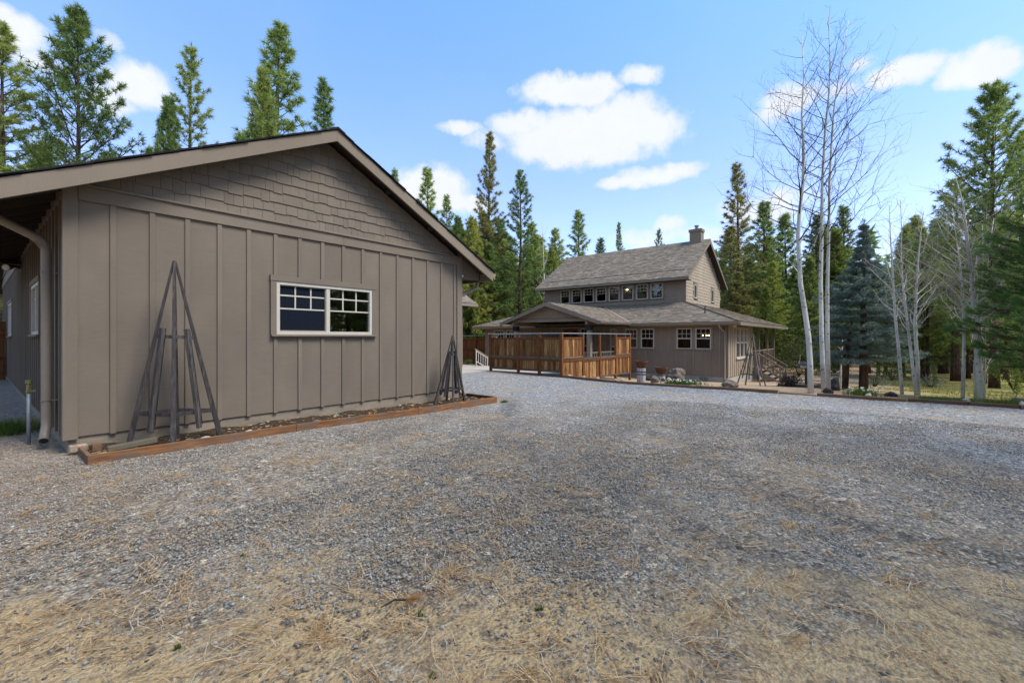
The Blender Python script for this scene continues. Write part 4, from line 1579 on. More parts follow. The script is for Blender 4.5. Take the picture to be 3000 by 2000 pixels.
    pz = lambda n: PZ - PS * abs(n - PN)
    rf = MB()
    for s in (-1, 1):
        ye = PN + s * PH
        q = [Vector((PE + .03, PN, PZ)), Vector((PE + .03, ye, pz(ye))), Vector((25.6, ye, pz(ye))), Vector((25.6, PN, PZ))]
        if s > 0:
            q.reverse()
        q = [v for v in q]
        rf.quadbox([v - Vector((0, 0, .06)) for v in q][::-1] + q[::-1])
    proof = rf.build('roof', M['soffit'], h)
    slope_tabs((PE, PN - PH - .03, pz(PN - PH) - .01), (1, 0, 0), (0, PH + .03, PZ - pz(PN - PH) + .01), lambda t: (0, (22.25 - PE) + t * 3.06), M['roof'], proof, seed=6)
    slope_tabs((PE, PN + PH + .03, pz(PN + PH) - .01), (1, 0, 0), (0, -PH - .03, PZ - pz(PN + PH) + .01), lambda t: (0, (22.25 - PE) + t * 3.06), M['roof'], proof, seed=7)
    rc = MB()
    for k in range(31):
        x0 = PE + k * .21
        rc.prism([(x0, PN - .13, PZ - .04), (x0, PN, PZ + .045), (x0, PN + .13, PZ - .04), (x0, PN, PZ + .005)], (.23, 0, -.012))
    rc.build('ridge_cap', M['roof_dark'], proof, stuff=True)
    v0, v1 = Vector((22.2, PN - PH, pz(PN - PH) + .03)), Vector((25.3, PN - .02, PZ + .03))
    MB().bar(v0, v1, .09, .012).build('valley_flashing', M['flash'], proof)
    for s in (-1, 1):
        ye = PN + s * PH
        MB().prism([(PE, PN, PZ - .004), (PE, ye, pz(ye) - .004), (PE, ye, pz(ye) - .16), (PE, PN, PZ - .225)], (.032, 0, 0)).build('rake_board', M['house_trim'], h)
    yR = PN - PH
    MB().prism([(PE + .02, yR - .002, pz(yR) - .02), (PE + .02, yR - .002, pz(yR) - .13), (PE + .02, yR - .07, pz(yR) - .13), (PE + .02, yR - .11, pz(yR) - .05), (PE + .02, yR - .11, pz(yR) - .025)], (22.2 - PE, 0, 0)).build('gutter', M['gutter'], h)
    # porch gable wall and beam
    GE = 19.22
    gm = MB()
    gm.prism([(GE, 10.62, 2.40), (GE, 15.72, 2.40), (GE, 15.72, pz(15.72) - .06), (GE, PN, PZ - .06), (GE, 10.62, pz(10.62) - .06)], (.1, 0, 0))
    gm.build('gable_wall', M['house'], h)
    sc = MB()
    for k in range(5):
        za = 2.44 + k * .18
        u = 10.7
        while u < 15.7:
            w = r.choice((.1, .14, .18))
            if za + .19 < pz(u + w / 2) - .05:
                zb = za + r.choice((-.008, 0, .008))
                sc.quadbox([(GE - .022, u + .002, zb), (GE, u + .002, zb), (GE, u + w - .002, zb), (GE - .022, u + w - .002, zb),
                            (GE - .006, u + .002, za + .2), (GE, u + .002, za + .2), (GE, u + w - .002, za + .2), (GE - .006, u + w - .002, za + .2)])
            u += w
    sc.build('shingle_siding', M['house_trim'], h, stuff=True)
    MB().box(GE - .045, 10.75, 2.255, GE + .12, 15.62, 2.415).build('beam', M['house_trim'], h)
    for n in (10.86, 15.50):
        p = MB().box(19.22, n - .10, -.9, 19.42, n + .10, 1.80).build('pillar', M['house_trim'], h)
        MB().box(19.19, n - .14, 1.80, 19.45, n + .14, 2.06).build('capital', M['iron'], p)
        MB().box(19.0, n - .07, 2.09, 22.6, n + .07, 2.252).build('beam', M['house_trim'], h)
    MB().box(19.2, 10.7, -.40, 22.7, 15.7, -.28).build('porch_floor', M['treadwood'], h)
    MB().box(19.28, 10.97, .66, 19.36, 15.39, .72).build('railing', M['house_trim'], h)
    bl = MB()
    n = 11.1
    while n < 15.3:
        MB().box(19.30, n - .02, -.2, 19.34, n + .02, .66).build('baluster', M['house_trim'], h)
        n += .24
    MB().box(19.42, 10.83, .66, 22.70, 10.89, .72).build('railing', M['house_trim'], h)
    x = 19.55
    while x < 22.6:
        MB().box(x - .02, 10.84, -.2, x + .02, 10.88, .66).build('baluster', M['house_trim'], h)
        x += .24
    # ---- right-hand covered deck and stairs
    dk = -.27
    m = MB()
    m.box(28.46, 5.3, dk - .22, 36.0, 12, dk)
    m.build('deck', M['stair'], h)
    for x in (29.93, 32.66, 35.04):
        MB().box(x - .07, 5.30, -1.3, x + .07, 5.44, 2.08).build('deck_post', M['stair'], h)
    MB().box(28.5, 5.33, .62, 29.9, 5.41, .69).build('railing', M['stair'], h)
    MB().box(30.0, 5.33, .62, 35.0, 5.41, .69).build('railing', M['stair'], h)
    x = 30.2
    while x < 35:
        MB().box(x - .02, 5.35, dk + .08, x + .02, 5.39, .62).build('baluster', M['stair'], h)
        x += .16 if x > 30.9 else .16
    MB().box(30.0, 5.33, dk + .05, 35.0, 5.41, dk + .1).build('railing', M['stair'], h)
    st = MB()
    for k in range(5):
        y1 = 5.3 - k * .29
        MB().box(28.66, y1 - .31, dk - .18 * (k + 1) - .04, 30.55, y1, dk - .18 * (k + 1)).build('stair_tread', M['treadwood'], h)
    for x in (28.60, 30.58):
        MB().prism([(x, 5.3, dk - .02), (x, 3.80, dk - .95), (x, 3.95, dk - 1.18), (x, 5.3, dk - .36)], (.05, 0, 0)).build('stringer', M['stair'], h)
        MB().box(x - .02, 4.0, -1.2, x + .07, 4.09, -.22).build('newel_post', M['stair'], h)
        MB().box(x - .02, 5.22, dk - .3, x + .07, 5.31, .66).build('newel_post', M['stair'], h)
        MB().quadbox([(x - .04, 3.95, -.27), (x + .09, 3.95, -.27), (x + .09, 5.35, .60), (x - .04, 5.35, .60), (x - .04, 3.95, -.20), (x + .09, 3.95, -.20), (x + .09, 5.35, .68), (x - .04, 5.35, .68)]).build('handrail', M['stair'], h)
        MB().quadbox([(x, 4.09, -.85), (x + .05, 4.09, -.85), (x + .05, 5.22, -.15), (x, 5.22, -.15), (x, 4.09, -.78), (x + .05, 4.09, -.78), (x + .05, 5.22, -.08), (x, 5.22, -.08)]).build('handrail', M['stair'], h)
        for k in range(7):
            y = 4.2 + k * .15
            zz_ = -.8 + (y - 4.09) * .62
            MB().box(x + .005, y - .018, zz_, x + .045, y + .018, zz_ + .70).build('baluster', M['stair'], h)
    # chimney cap
    MB().box(29.10, 8.39, 8.16, 29.80, 9.19, 8.33).build('chimney_cap', M['fascia'], h)
    MB().lathe((29.45, 8.79, 8.33), [(.12, 0), (.12, .1), (.09, .12), (.09, .2), (.15, .22), (.14, .28), (.05, .3)], 12).build('chimney_pot', M['metal'], h)
    return h


house = build_house()


def lamp_mat(name, col, st):
    m = bpy.data.materials.new(name)
    m.use_nodes = True
    nt = m.node_tree
    nt.nodes.clear()
    e = nd(nt, 'ShaderNodeEmission')
    e.inputs[0].default_value = col + (1,)
    e.inputs[1].default_value = st
    lk(nt, e.outputs[0], nd(nt, 'ShaderNodeOutputMaterial').inputs[0])
    return m


LAMP = lamp_mat('lit_lamp_bulbs', (1, .55, .2), 5)
c = at(2067, 983, 23.4)
t = thing('chandelier', 'lit amber chandelier seen through the right ground-floor window of the house', 'chandelier', c)
for k in range(5):
    a = k * 1.257
    MB().lathe((c.x + .16 * math.cos(a), c.y + .16 * math.sin(a), c.z), [(.01, -.03), (.035, -.01), (.03, .03), (.008, .05)], 8).build('bulb', LAMP, t)
MB().tube([(c.x, c.y, c.z + .5), (c.x, c.y, c.z - .08)], .012, 6).build('stem', M['iron'], t)
c = at(1837, 848, 29.0)
t = thing('pendant_lamp', 'small lit ceiling lamp glowing behind the clerestory windows', 'lamp', c)
MB().lathe(c, [(.02, -.06), (.09, -.03), (.09, .02), (.02, .05)], 10).build('bulb', LAMP, t)
MB().tube([(c.x, c.y, c.z + .05), (c.x, c.y, c.z + .4)], .01, 6).build('stem', M['iron'], t)


# ------------------------------------------------------------------ cedar fence
def board_run(parent, fixed, along, a, b, z0, z1, mt, w=.14, thick=.02):
    """vertical boards between a and b; fixed coordinate value, along 'x' or 'y'"""
    n = max(1, round((b - a) / w))
    st = (b - a) / n
    for i in range(n):
        p, q = a + i * st + .003, a + (i + 1) * st - .003
        o = rnd.uniform(-.004, .004)
        m = MB()
        if along == 'x':
            m.box(p, fixed - thick / 2 + o, z0, q, fixed + thick / 2 + o, z1)
        else:
            m.box(fixed - thick / 2 + o, p, z0, fixed + thick / 2 + o, q, z1)
        m.build('board', mt, parent)


def hbar(parent, name, fixed, along, a, b, z0, z1, mt, d0=-.03, d1=.03):
    m = MB()
    if along == 'x':
        m.box(a, fixed + d0, z0, b, fixed + d1, z1)
    else:
        m.box(fixed + d0, a, z0, fixed + d1, b, z1)
    return m.build(name, mt, parent, bevel=.004)


def build_fence():
    f = thing('cedar_screen_fence', 'orange-brown cedar screen fence with panels and a pipe top rail before the porch', 'fence', (14.37, 9.28, -.05))
    posts = [9.29, 10.34, 11.41, 12.945]
    for n in posts:
        hbar(f, 'post', 14.37, 'y', n - .052, n + .052, -.5, 1.585, M['cedar_post'], -.05, .05)
    for a, b in zip(posts[:-1], posts[1:]):
        a, b = a + .054, b - .054
        hbar(f, 'rail', 14.37, 'y', a, b, 1.375, 1.44, M['cedar_post'], -.035, .035)
        hbar(f, 'rail', 14.37, 'y', a, b, .60, .68, M['cedar_grey'], -.05, .035)
        hbar(f, 'rail', 14.37, 'y', a, b, .515, .585, M['cedar_post'], -.035, .035)
        hbar(f, 'rail', 14.37, 'y', a, b, .09, .165, M['cedar_grey'], -.045, .035)
        for z0, z1 in ((.682, 1.373), (.167, .513)):
            hbar(f, 'stile', 14.37, 'y', a + .001, a + .035, z0, z1, M['cedar_post'], -.032, .02)
            hbar(f, 'stile', 14.37, 'y', b - .035, b - .001, z0, z1, M['cedar_post'], -.032, .02)
            board_run(f, 14.372, 'y', a + .036, b - .036, z0, z1, M['cedar'])
    px_ = [14.37, 15.92, 17.37, 18.92, 20.45]
    for x in px_[1:]:
        hbar(f, 'post', 9.27, 'x', x - .052, x + .052, -1.0, 1.585, M['cedar_post'], -.05, .05)
    bays = list(zip(px_[:-1], px_[1:]))
    for i, (a, b) in enumerate(bays):
        a, b = a + (.054 if i else .054), b - .054
        lo = (-.145, -.235, -.225, -.235)[i]
        if i in (0, 3):
            hbar(f, 'rail', 9.27, 'x', a, b, 1.385, 1.45, M['cedar_post'], -.035, .035)
            hbar(f, 'stile', 9.27, 'x', a + .001, a + .035, .69, 1.383, M['cedar_post'], -.032, .02)
            hbar(f, 'stile', 9.27, 'x', b - .035, b - .001, .69, 1.383, M['cedar_post'], -.032, .02)
            board_run(f, 9.272, 'x', a + .036, b - .036, .69, 1.383, M['cedar'])
        hbar(f, 'rail', 9.27, 'x', a, b, .615 if i in (0, 3) else .525, .688 if i in (0, 3) else .62, M['cedar_grey'], -.05, .035)
        hbar(f, 'rail', 9.27, 'x', a, b, .50 if i in (0, 3) else .45, .60 if i in (0, 3) else .52, M['cedar_post'], -.035, .03)
        zt = .498 if i in (0, 3) else .448
        board_run(f, 9.272, 'x', a + .002, b - .002, lo, zt, M['cedar'])
        hbar(f, 'rail', 9.27, 'x', a, b, lo - .075, lo - .002, M['cedar_grey'], -.04, .035)
    MB().tube([(14.37, 13.1, 1.60), (14.37, 9.29, 1.605)], .022, 8).tube([(14.37, 9.27, 1.605), (20.6, 9.27, 1.61)], .022, 8).build('pipe_rail', M['galv'], f)
    for (x, y) in ((14.35, 10.1), (17.0, 9.25), (18.1, 9.25)):        # small iron hooks below the pipe
        p = [Vector((x, y, 1.58)), Vector((x, y, 1.53)), Vector((x + .04, y - .05, 1.50)), Vector((x + .10, y - .10, 1.52))] if x > 15 else [Vector((x, y, 1.52)), Vector((x, y - .06, 1.56)), Vector((x, y - .16, 1.55)), Vector((x, y - .22, 1.50))]
        MB().tube(p, .008, 5).build('hook', M['iron'], f)
    # back fence beside the house
    f = thing('back_fence', 'dark brown board fence joining the far left corner of the house', 'fence', (22.9, 23, -.4))
    board_run(f, 22.92, 'y', 21.1, 26.5, -.35, .52, M['old_fence'], .15)
    board_run(f, 22.92, 'y', 21.1, 26.5, .60, 1.30, M['old_fence'], .15)
    for z0, z1 in ((.51, .60), (1.30, 1.38), (-.44, -.35)):
        hbar(f, 'rail', 22.9, 'y', 21.1, 26.5, z0, z1, M['old_fence'], -.04, .04)
    for n in (22.05, 24.3, 26.5):
        hbar(f, 'post', 22.86, 'y', n - .05, n + .05, -.6, 1.55, M['old_fence'], -.05, .05)
    MB().tube([(22.86, 21.1, 1.56), (22.86, 26.5, 1.56)], .02, 6).build('pipe_rail', M['galv'], f)
    # brown fence behind the garage side wall
    f = thing('side_fence', 'dark brown board fence meeting the garage side wall at the left edge', 'fence', (.5, 21.3, 0))
    board_run(f, 21.3, 'x', -2.2, .70, .10, 1.95, M['old_fence'], .15)
    hbar(f, 'rail', 21.27, 'x', -2.2, .70, 1.55, 1.64, M['old_fence'], -.03, .0)
    hbar(f, 'rail', 21.27, 'x', -2.2, .70, .75, .84, M['old_fence'], -.03, .0)
    # handrail on the apron
    f = thing('handrail', 'cream metal handrail with balusters sloping down beside the cedar screen', 'handrail', (15.6, 15.1, 0))
    top = lambda x: .86 - (x - 15.58) * .45
    bot = lambda x: .28 - (x - 15.58) * .45
    MB().bar((15.50, 15.0, top(15.50)), (16.45, 15.0, top(16.45)), .05, .035).build('top_rail', M['stair'], f)
    MB().bar((15.55, 15.0, top(15.55) - .07), (16.42, 15.0, top(16.42) - .07), .03, .035).build('rail', M['white_metal'], f)
    MB().bar((15.58, 15.0, bot(15.58)), (16.39, 15.0, bot(16.39)), .03, .035).build('rail', M['white_metal'], f)
    for x in (15.58, 16.39):
        MB().box(x - .02, 14.98, -.12, x + .02, 15.02, top(x) - .03).build('post', M['white_metal'], f)
    for k in range(1, 5):
        x = 15.58 + .81 * k / 5
        MB().box(x - .012, 14.988, bot(x), x + .012, 15.012, top(x) - .05).build('baluster', M['white_metal'], f)


build_fence()

# timber edging along the drive
ed = thing('driveway_edging', 'long row of reddish landscape timbers edging the far side of the gravel drive', 'edging', (14.4, 3, -.1))
segs = [(12.9, 9.35, .0, .0), (9.33, 7.0, .0, -.075), (6.98, 4.36, -.075, -.07), (4.34, 2.09, -.06, -.035), (2.07, 1.20, -.085, -.095), (1.18, -.62, -.045, -.045), (-.64, -1.66, -.03, -.010), (-1.68, -2.44, -.018, -.018), (-2.46, -4.9, -.018, -.03), (-4.92, -8, -.03, -.04), (-8.02, -12, -.04, -.04)]
for k, (a, b, za, zb) in enumerate(segs):
    m = MB()
    j = rnd.uniform(-.012, .012)
    x0, x1 = 14.36 + j, 14.46 + j
    m.quadbox([(x0, b, -.4), (x1, b, -.4), (x1, a, -.4), (x0, a, -.4), (x0, b, zb), (x1, b, zb), (x1, a, za), (x0, a, za)])
    m.build('timber', M['timber_y'], ed, bevel=.008)

# planters, rocks, small garden things between drive and house
def planter(x, y, zb, zt, r, pz0, pz1, pr, label):
    t = thing('pot_on_pedestal', label, 'planter', (x, y, zb), 'terracotta pots on whitewashed stands')
    for k in range(8):
        a0, a1 = k * math.tau / 8 + .03, (k + 1) * math.tau / 8 - .03
        q = [(x + r * math.cos(a0), y + r * math.sin(a0)), (x + r * math.cos(a1), y + r * math.sin(a1)), (x + r * .8 * math.cos(a1), y + r * .8 * math.sin(a1)), (x + r * .8 * math.cos(a0), y + r * .8 * math.sin(a0))]
        MB().quadbox([p + (zb - .1,) for p in q][::-1] + [p + (zt,) for p in q][::-1]).build('stave', M['whitewood'], t)
    MB().lathe((x, y, 0), [(r * .8, zb - .1), (r * .8, zt - .01)], 12).build('core', M['dark'], t)
    hgt = zt - zb
    for f in ((.55, .72) if hgt > .4 else (.15, .75)):
        z = zb + hgt * f
        MB().lathe((x, y, z), [(r * 1.0, 0), (r * 1.03, .003), (r * 1.03, .035), (r * 1.0, .038)], 16).build('hoop', M['iron'], t)
    MB().lathe((x, y, zt), [(pr * .7, 0), (pr * .7, pz0 - zt)], 16).build('saucer', M['iron'], t)
    ph = pz1 - pz0
    MB().lathe((x, y, pz0), [(pr * .74, 0), (pr * .88, ph * .55), (pr * .92, ph * .68), (pr, ph * .70), (pr * 1.02, ph), (pr * .92, ph), (pr * .88, ph * .8), (.02, ph * .78)], 24).build('pot', M['terra'], t)


planter(16.06, 6.81, -.28, .30, .17, .335, .565, .245, 'tall whitewashed barrel stand with a wide terracotta pot beside the fence end')
planter(17.95, 6.76, -.32, -.05, .17, -.01, .222, .25, 'short whitewashed barrel stand with a terracotta pot by the boulder')
for k in range(12):
    a = k * math.tau / 12
    rock((17.85 + .55 * math.cos(a), 6.7 + .55 * math.sin(a), zg(17.85, 6.7) + .05), (.14, .1, .075), 100 + k, 'dark stone in the ring around the short terracotta pot stand', 'dark_rock')['group'] = 'stones ringing the short pot stand'
rock((18.35, 6.28, zg(18.3, 6.3) + .22), (.34, .34, .33), 21, 'large lumpy grey boulder behind the short terracotta pot', 'rock', 'boulder', 'boulder', 3)
rock((16.2, 6.35, zg(16.2, 6.3) + .08), (.2, .16, .17), 22, 'grey stone at the foot of the tall pot stand', 'rock')
rock((16.9, 5.7, zg(16.9, 5.7) + .08), (.3, .2, .12), 23, 'long dark stone between the boulder and the white flowers', 'dark_rock')
rock((15.6, 5.62, zg(15.6, 5.6) + .06), (.16, .12, .12), 24, 'tan stone left of the white flowers', 'white_rock')
rock((15.2, 3.55, zg(15.2, 3.5) + .06), (.28, .22, .16), 25, 'low grey rock behind the timber edge by the house corner', 'rock')
rock((15.0, .98, zg(15, 1) + .06), (.14, .12, .13), 26, 'dark round rock at the base of the paired aspen trunks', 'dark_rock')
rock((15.5, -.35, zg(15.5, -.3) + .03), (.24, .18, .10), 27, 'low dark rock beyond the timbers below the spruce', 'dark_rock')
rock((15.2, -2.6, zg(15.2, -2.6) + .04), (.17, .15, .12), 28, 'brown rock in the grass near the right edge', 'rock')
rock((16.9, .95, zg(16.9, .9) + .12), (.16, .16, .24), 29, 'dark standing stone just behind the paired aspens', 'dark_rock')
for k, (y, s) in enumerate(((9.0, .05), (8.4, .03), (7.8, .05), (7.1, .04), (6.85, .05), (.1, .05), (-1.65, .06), (-2.5, .05))):
    rock((14.5, y, (-.02, -.02, -.05, -.06, -.05, -.03, .0, .0)[k]), (.07, .06, s), 60 + k, 'small pale stone resting on the driveway timbers', 'white_rock')['group'] = 'pale stones on the timbers'

# lantern post, raised bed frames, far shed
zl = zg(20, 2.0)
t = thing('lantern_post', 'dark garden lantern post with a hat-shaped shade beyond the aspens', 'lantern', (20, 2.0, zl))
MB().box(19.94, 1.90, zl - .1, 20.06, 2.02, .30).build('post', M['hardware'], t)
MB().lathe((20, 2.06, .30), [(.10, 0), (.10, .10)], 8).build('lamp', M['lamp_white'], t)
MB().lathe((20, 2.06, .40), [(.24, 0), (.22, .03), (.06, .12), (.02, .15)], 10).build('shade', M['hardware'], t)
t = thing('raised_bed_frame', 'low wooden frame with slatted top lying on the soil behind the left aspen', 'raised bed', (20.5, 2.1, -.4))
zb = zg(20.4, 2.1)
for (a, b, c, d) in ((19.4, 1.55, 22.0, 1.63), (19.4, 2.75, 22.0, 2.83), (19.4, 1.63, 19.48, 2.75), (21.92, 1.63, 22.0, 2.75), (20.6, 1.63, 20.68, 2.75)):
    MB().box(a, b, zb - .3, c, d, zb + .14).build('plank', M['timber'], t)
for k in range(9):
    MB().box(19.55 + k * .26, 1.64, zb + .10, 19.70 + k * .26, 2.74, zb + .125).build('slat', M['treadwood'], t)
c = at(2306, 1060, 46)
t = thing('pale_shed', 'small pale blue-white shed glimpsed through the woods behind the stairs', 'shed', (c.x, c.y, zg(c.x, c.y)))
z0 = zg(c.x, c.y)
MB().box(c.x - 1, c.y - 1.1, z0 - .3, c.x + 1, c.y + 1.1, z0 + 2.2).build('wall', simple('pale_blue_siding', (.62, .70, .78), .6), t)
MB().prism([(c.x - 1.2, c.y - 1.3, z0 + 2.2), (c.x - 1.2, c.y + 1.3, z0 + 2.2), (c.x - 1.2, c.y, z0 + 3.0)], (2.4, 0, 0)).build('roof', simple('white_metal_roof', (.72, .76, .80), .4), t)


# ------------------------------------------------------------------ vegetation
def blades(cen, dirs, nb, ln, wd, spread, rng, jitter=.0):
    """triangular needles: nb per centre"""
    n = len(cen)
    c = np.repeat(cen, nb, 0)
    d = np.repeat(dirs, nb, 0) + rng.normal(0, spread, (n * nb, 3))
    d /= np.linalg.norm(d, axis=1, keepdims=True) + 1e-9
    if jitter:
        c = c + rng.normal(0, jitter, c.shape)
    L = ln * rng.uniform(.65, 1.2, (n * nb, 1))
    rv = rng.normal(0, 1, (n * nb, 3))
    s = np.cross(d, rv)
    s /= np.linalg.norm(s, axis=1, keepdims=True) + 1e-9
    s *= wd / 2
    V = np.empty((n * nb * 3, 3))
    V[0::3] = c - s
    V[1::3] = c + s
    V[2::3] = c + d * L
    return V, np.arange(n * nb * 3).reshape(-1, 3)


def leafquads(cen, size, rng):
    n = len(cen)
    a = rng.normal(0, 1, (n, 3))
    a /= np.linalg.norm(a, axis=1, keepdims=True)
    b = np.cross(a, rng.normal(0, 1, (n, 3)))
    b /= np.linalg.norm(b, axis=1, keepdims=True)
    s = size * rng.uniform(.6, 1.2, (n, 1))
    V = np.empty((n * 4, 3))
    V[0::4] = cen - a * s * .5
    V[1::4] = cen + b * s * .28
    V[2::4] = cen + a * s * .5
    V[3::4] = cen - b * s * .28
    return V, np.arange(n * 4).reshape(-1, 4)


def pine_meshes(seed, h=15., cb=.22, Rr=2.1, nb=105, tpb=14, nbl=10, bl=.26, bw=.034, el0=-.08, el1=.95, up=.2, lat=.14, twigs=True, prof=.75, wob=.12, name='pine'):
    rng = np.random.default_rng(seed)
    m = MB()
    r0 = .0105 * h + .02
    ph = rng.uniform(0, 6, 2)
    tx = lambda z: wob * math.sin(z / h * 3 + ph[0]) * z / h
    ty = lambda z: wob * math.sin(z / h * 2.5 + ph[1]) * z / h
    zs = np.linspace(0, h * .99, 12)
    m.tube([(tx(z), ty(z), z - (.25 if z == 0 else 0)) for z in zs], [max(.012, r0 * (1 - z / h) ** .85 + (r0 * .35 if z < h * .04 else 0)) for z in zs], 8)
    cen, dr = [], []
    for i in range(nb):
        t = ((i + rng.uniform(0, 1)) / nb) ** .92
        z = h * (cb + (1 - cb) * t * .985)
        L = Rr * (1 - t) ** prof * rng.uniform(.55, 1.12) * min(1, .6 + t * 2.2) + .18
        az = i * 2.399 + rng.uniform(-.5, .5)
        el = el0 + (el1 - el0) * t ** 1.3 + rng.normal(0, .12)
        out = np.array([math.cos(az), math.sin(az), 0])
        side = np.array([-out[1], out[0], 0])
        b0 = np.array([tx(z), ty(z), z])
        bend = rng.normal(0, .08)

        def path(s):
            return b0 + out * (L * s * math.cos(el)) + side * (L * bend * s * s) + np.array([0, 0, L * (s * math.sin(el) + up * s * s)])
        rb = .008 * L + .006
        m.tube([path(s) for s in (0, .35, .7, 1)], [rb * 1.5, rb * 1.1, rb * .8, rb * .4], 3, False)
        k = max(4, int(tpb * (.3 + .85 * L / Rr)))
        for q in range(k):
            s = 1 - rng.uniform(0, 1) ** 1.25 * .72 if L > .5 else rng.uniform(.2, 1)
            p0 = path(s)
            la = rng.normal(0, 1) * lat * L * (.35 + .65 * s) * (1.15 - s * .6)
            p = p0 + side * la + out * abs(rng.normal(0, .05)) + np.array([0, 0, abs(rng.normal(0, .05 * L)) + .03])
            if twigs and abs(la) > .1:
                m.tube([p0 - out * .08, p], [.007, .005], 3, False)
            cen.append(p)
            dd = out * .75 + side * np.sign(la) * .35 + np.array([0, 0, .55])
            dr.append(dd / np.linalg.norm(dd))
    for q in range(8):
        z = h * (1 - .012 * q)
        cen.append(np.array([tx(z), ty(z), z]) + rng.normal(0, .04, 3))
        dr.append(np.array([0, 0, 1.0]))
    V, Fc = blades(np.array(cen), np.array(dr), nbl, bl, bw, 1.15, rng)
    tr = bpy.data.meshes.new(name + '_trunk')
    tr.from_pydata(m.v, [], m.f)
    tr.polygons.foreach_set('use_smooth', [True] * len(tr.polygons))
    tr.update()
    tr.materials.append(M['bark'])
    cr = mesh_np(name + '_crown', V, Fc)
    return tr, cr, h


PV = {
    'open1': pine_meshes(1, 16, .10, 2.6, 120, 24, 17, .24, .030, prof=.8, up=.28),
    'open2': pine_meshes(2, 16, .14, 2.2, 110, 22, 17, .24, .030, el1=1.1, prof=.8, up=.28),
    'open3': pine_meshes(3, 17, .22, 2.3, 85, 20, 18, .25, .032, el0=-.15, up=.35),
    'slim1': pine_meshes(4, 15, .12, 1.6, 130, 15, 13, .25, .036, prof=.75, up=.25),
    'slim2': pine_meshes(5, 15, .18, 1.8, 120, 15, 13, .25, .036, prof=.8, el0=0, up=.25),
    'dense1': pine_meshes(6, 9, .08, 2.0, 130, 22, 14, .23, .034, el0=.05, el1=1.1, twigs=False, prof=.9),
    'dense2': pine_meshes(7, 10, .10, 1.9, 130, 22, 14, .23, .034, el0=.0, el1=1.05, twigs=False, prof=.88),
    'broad': pine_meshes(11, 13, .12, 3.5, 115, 36, 17, .23, .028, el0=.12, el1=1.0, up=.32, lat=.17, prof=.72),
    'forest1': pine_meshes(8, 14, .18, 2.1, 110, 17, 12, .28, .044, twigs=False, prof=.85),
    'forest2': pine_meshes(9, 14, .28, 1.9, 95, 17, 12, .28, .046, twigs=False, el0=-.2),
    'forest3': pine_meshes(10, 12, .10, 2.0, 115, 17, 12, .28, .046, twigs=False, prof=.95),
}
PM = {}


def pine(kind, x, y, d, label, mt='needle_b', wide=1.0, group='pine trees', rot=None):
    """a tree whose top shows at photo pixel (x, y) when it stands d metres deep"""
    tr, cr, h = PV[kind]
    c = at(x, y, d)
    if d > 30 and kind[:4] in ('slim', 'fore'):
        wide *= 1.28
    z0 = zg(c.x, c.y) - .05
    o = thing('pine_tree', label, 'tree', (c.x, c.y, z0), group)
    H = max(1.5, c.z - z0)
    s = H / h
    o.scale = (s * wide, s * wide, s)
    o.rotation_euler = (0, 0, rnd.uniform(0, 6.28) if rot is None else rot)
    key = (kind, mt)
    if key not in PM:
        me = cr if not any(k[0] == kind for k in PM) else cr.copy()
        me.materials.clear()
        me.materials.append(M[mt])
        PM[key] = me
    link('trunk', tr, None, o, True)
    link('crown', PM[key], None, o, True)
    return o


# behind the garage, left to right
LFT = 'pines behind the garage'
pine('open1', 18, 72, 20, 'tall yellow-green pine cut by the left edge of the photo', 'needle_a', 1.25, LFT)
pine('broad', 222, 36, 21, 'tallest pine behind the garage, a full pointed crown beside the left edge tree', 'needle_b', .88, LFT)
pine('dense1', 120, 420, 23, 'low bushy pine between the two tall left pines', 'needle_b', 1.0, LFT)
pine('dense2', 330, 455, 24, 'low pine just showing over the garage roof right of the tallest pine', 'needle_b', 1.1, LFT)
pine('open3', 556, 136, 26, 'pine with a bare visible trunk and a round topknot behind the garage roof', 'needle_a', 1.0, LFT)
pine('dense2', 497, 290, 22, 'shorter bushy pine left of the bare-trunk pine behind the garage roof', 'needle_b', .75, LFT)
pine('dense1', 445, 440, 24, 'small pine tip peeping over the garage rake', 'needle_b', .8, LFT)
pine('open2', 805, 66, 32, 'tall dark pine with long side boughs left of the garage ridge', 'needle_b', 1.45, LFT)
pine('dense1', 778, 215, 24, 'bushy lighter pine standing in front of the tall dark pine', 'needle_a', .68, LFT)
pine('dense2', 700, 410, 27, 'low pine at the foot of the bushy pine behind the roof', 'needle_b', .9, LFT)
pine('slim1', 946, 232, 42, 'narrow pine just left of the garage ridge', 'needle_b', .95, LFT)

# between garage and house
MID = 'pines between garage and house'
pine('slim2', 1152, 496, 46, 'narrow pine tip rising just above the right garage rake', 'needle_b', .8, MID)
pine('slim1', 1246, 492, 42, 'slim bluish pine in front of the white cloud over the garage eave', 'needle_b', 1.0, MID)
pine('slim2', 1312, 575, 40, 'small slim pine right of the cloud pine above the garage eave', 'needle_b', .9, MID)
pine('dense2', 1345, 640, 36, 'bushy green pine top behind the garage eave', 'needle_b', 1.0, MID)
pine('dense1', 1385, 640, 35.5, 'bright green bushy pine next to the garage gutter', 'needle_d', 1.0, MID)
pine('open2', 1431, 393, 38, 'tallest brownish pine with an airy top between garage and house', 'needle_c', 1.0, MID)
pine('forest1', 1420, 620, 37, 'thick brownish pine filling in below the tallest brownish pine', 'needle_c', 1.1, MID)
pine('open1', 1522, 502, 37, 'broad pine with open branches left of the house roof', 'needle_b', 1.15, MID)
pine('dense2', 1398, 840, 34.5, 'young yellow-green pine low beside the garage downspout', 'needle_d', .7, MID)
pine('forest3', 1480, 760, 40, 'dark shaded pine low behind the porch roof', 'needle_b', 1.2, MID)
pine('forest1', 1560, 720, 42, 'shaded pine behind the left end of the house', 'needle_b', 1.0, MID)
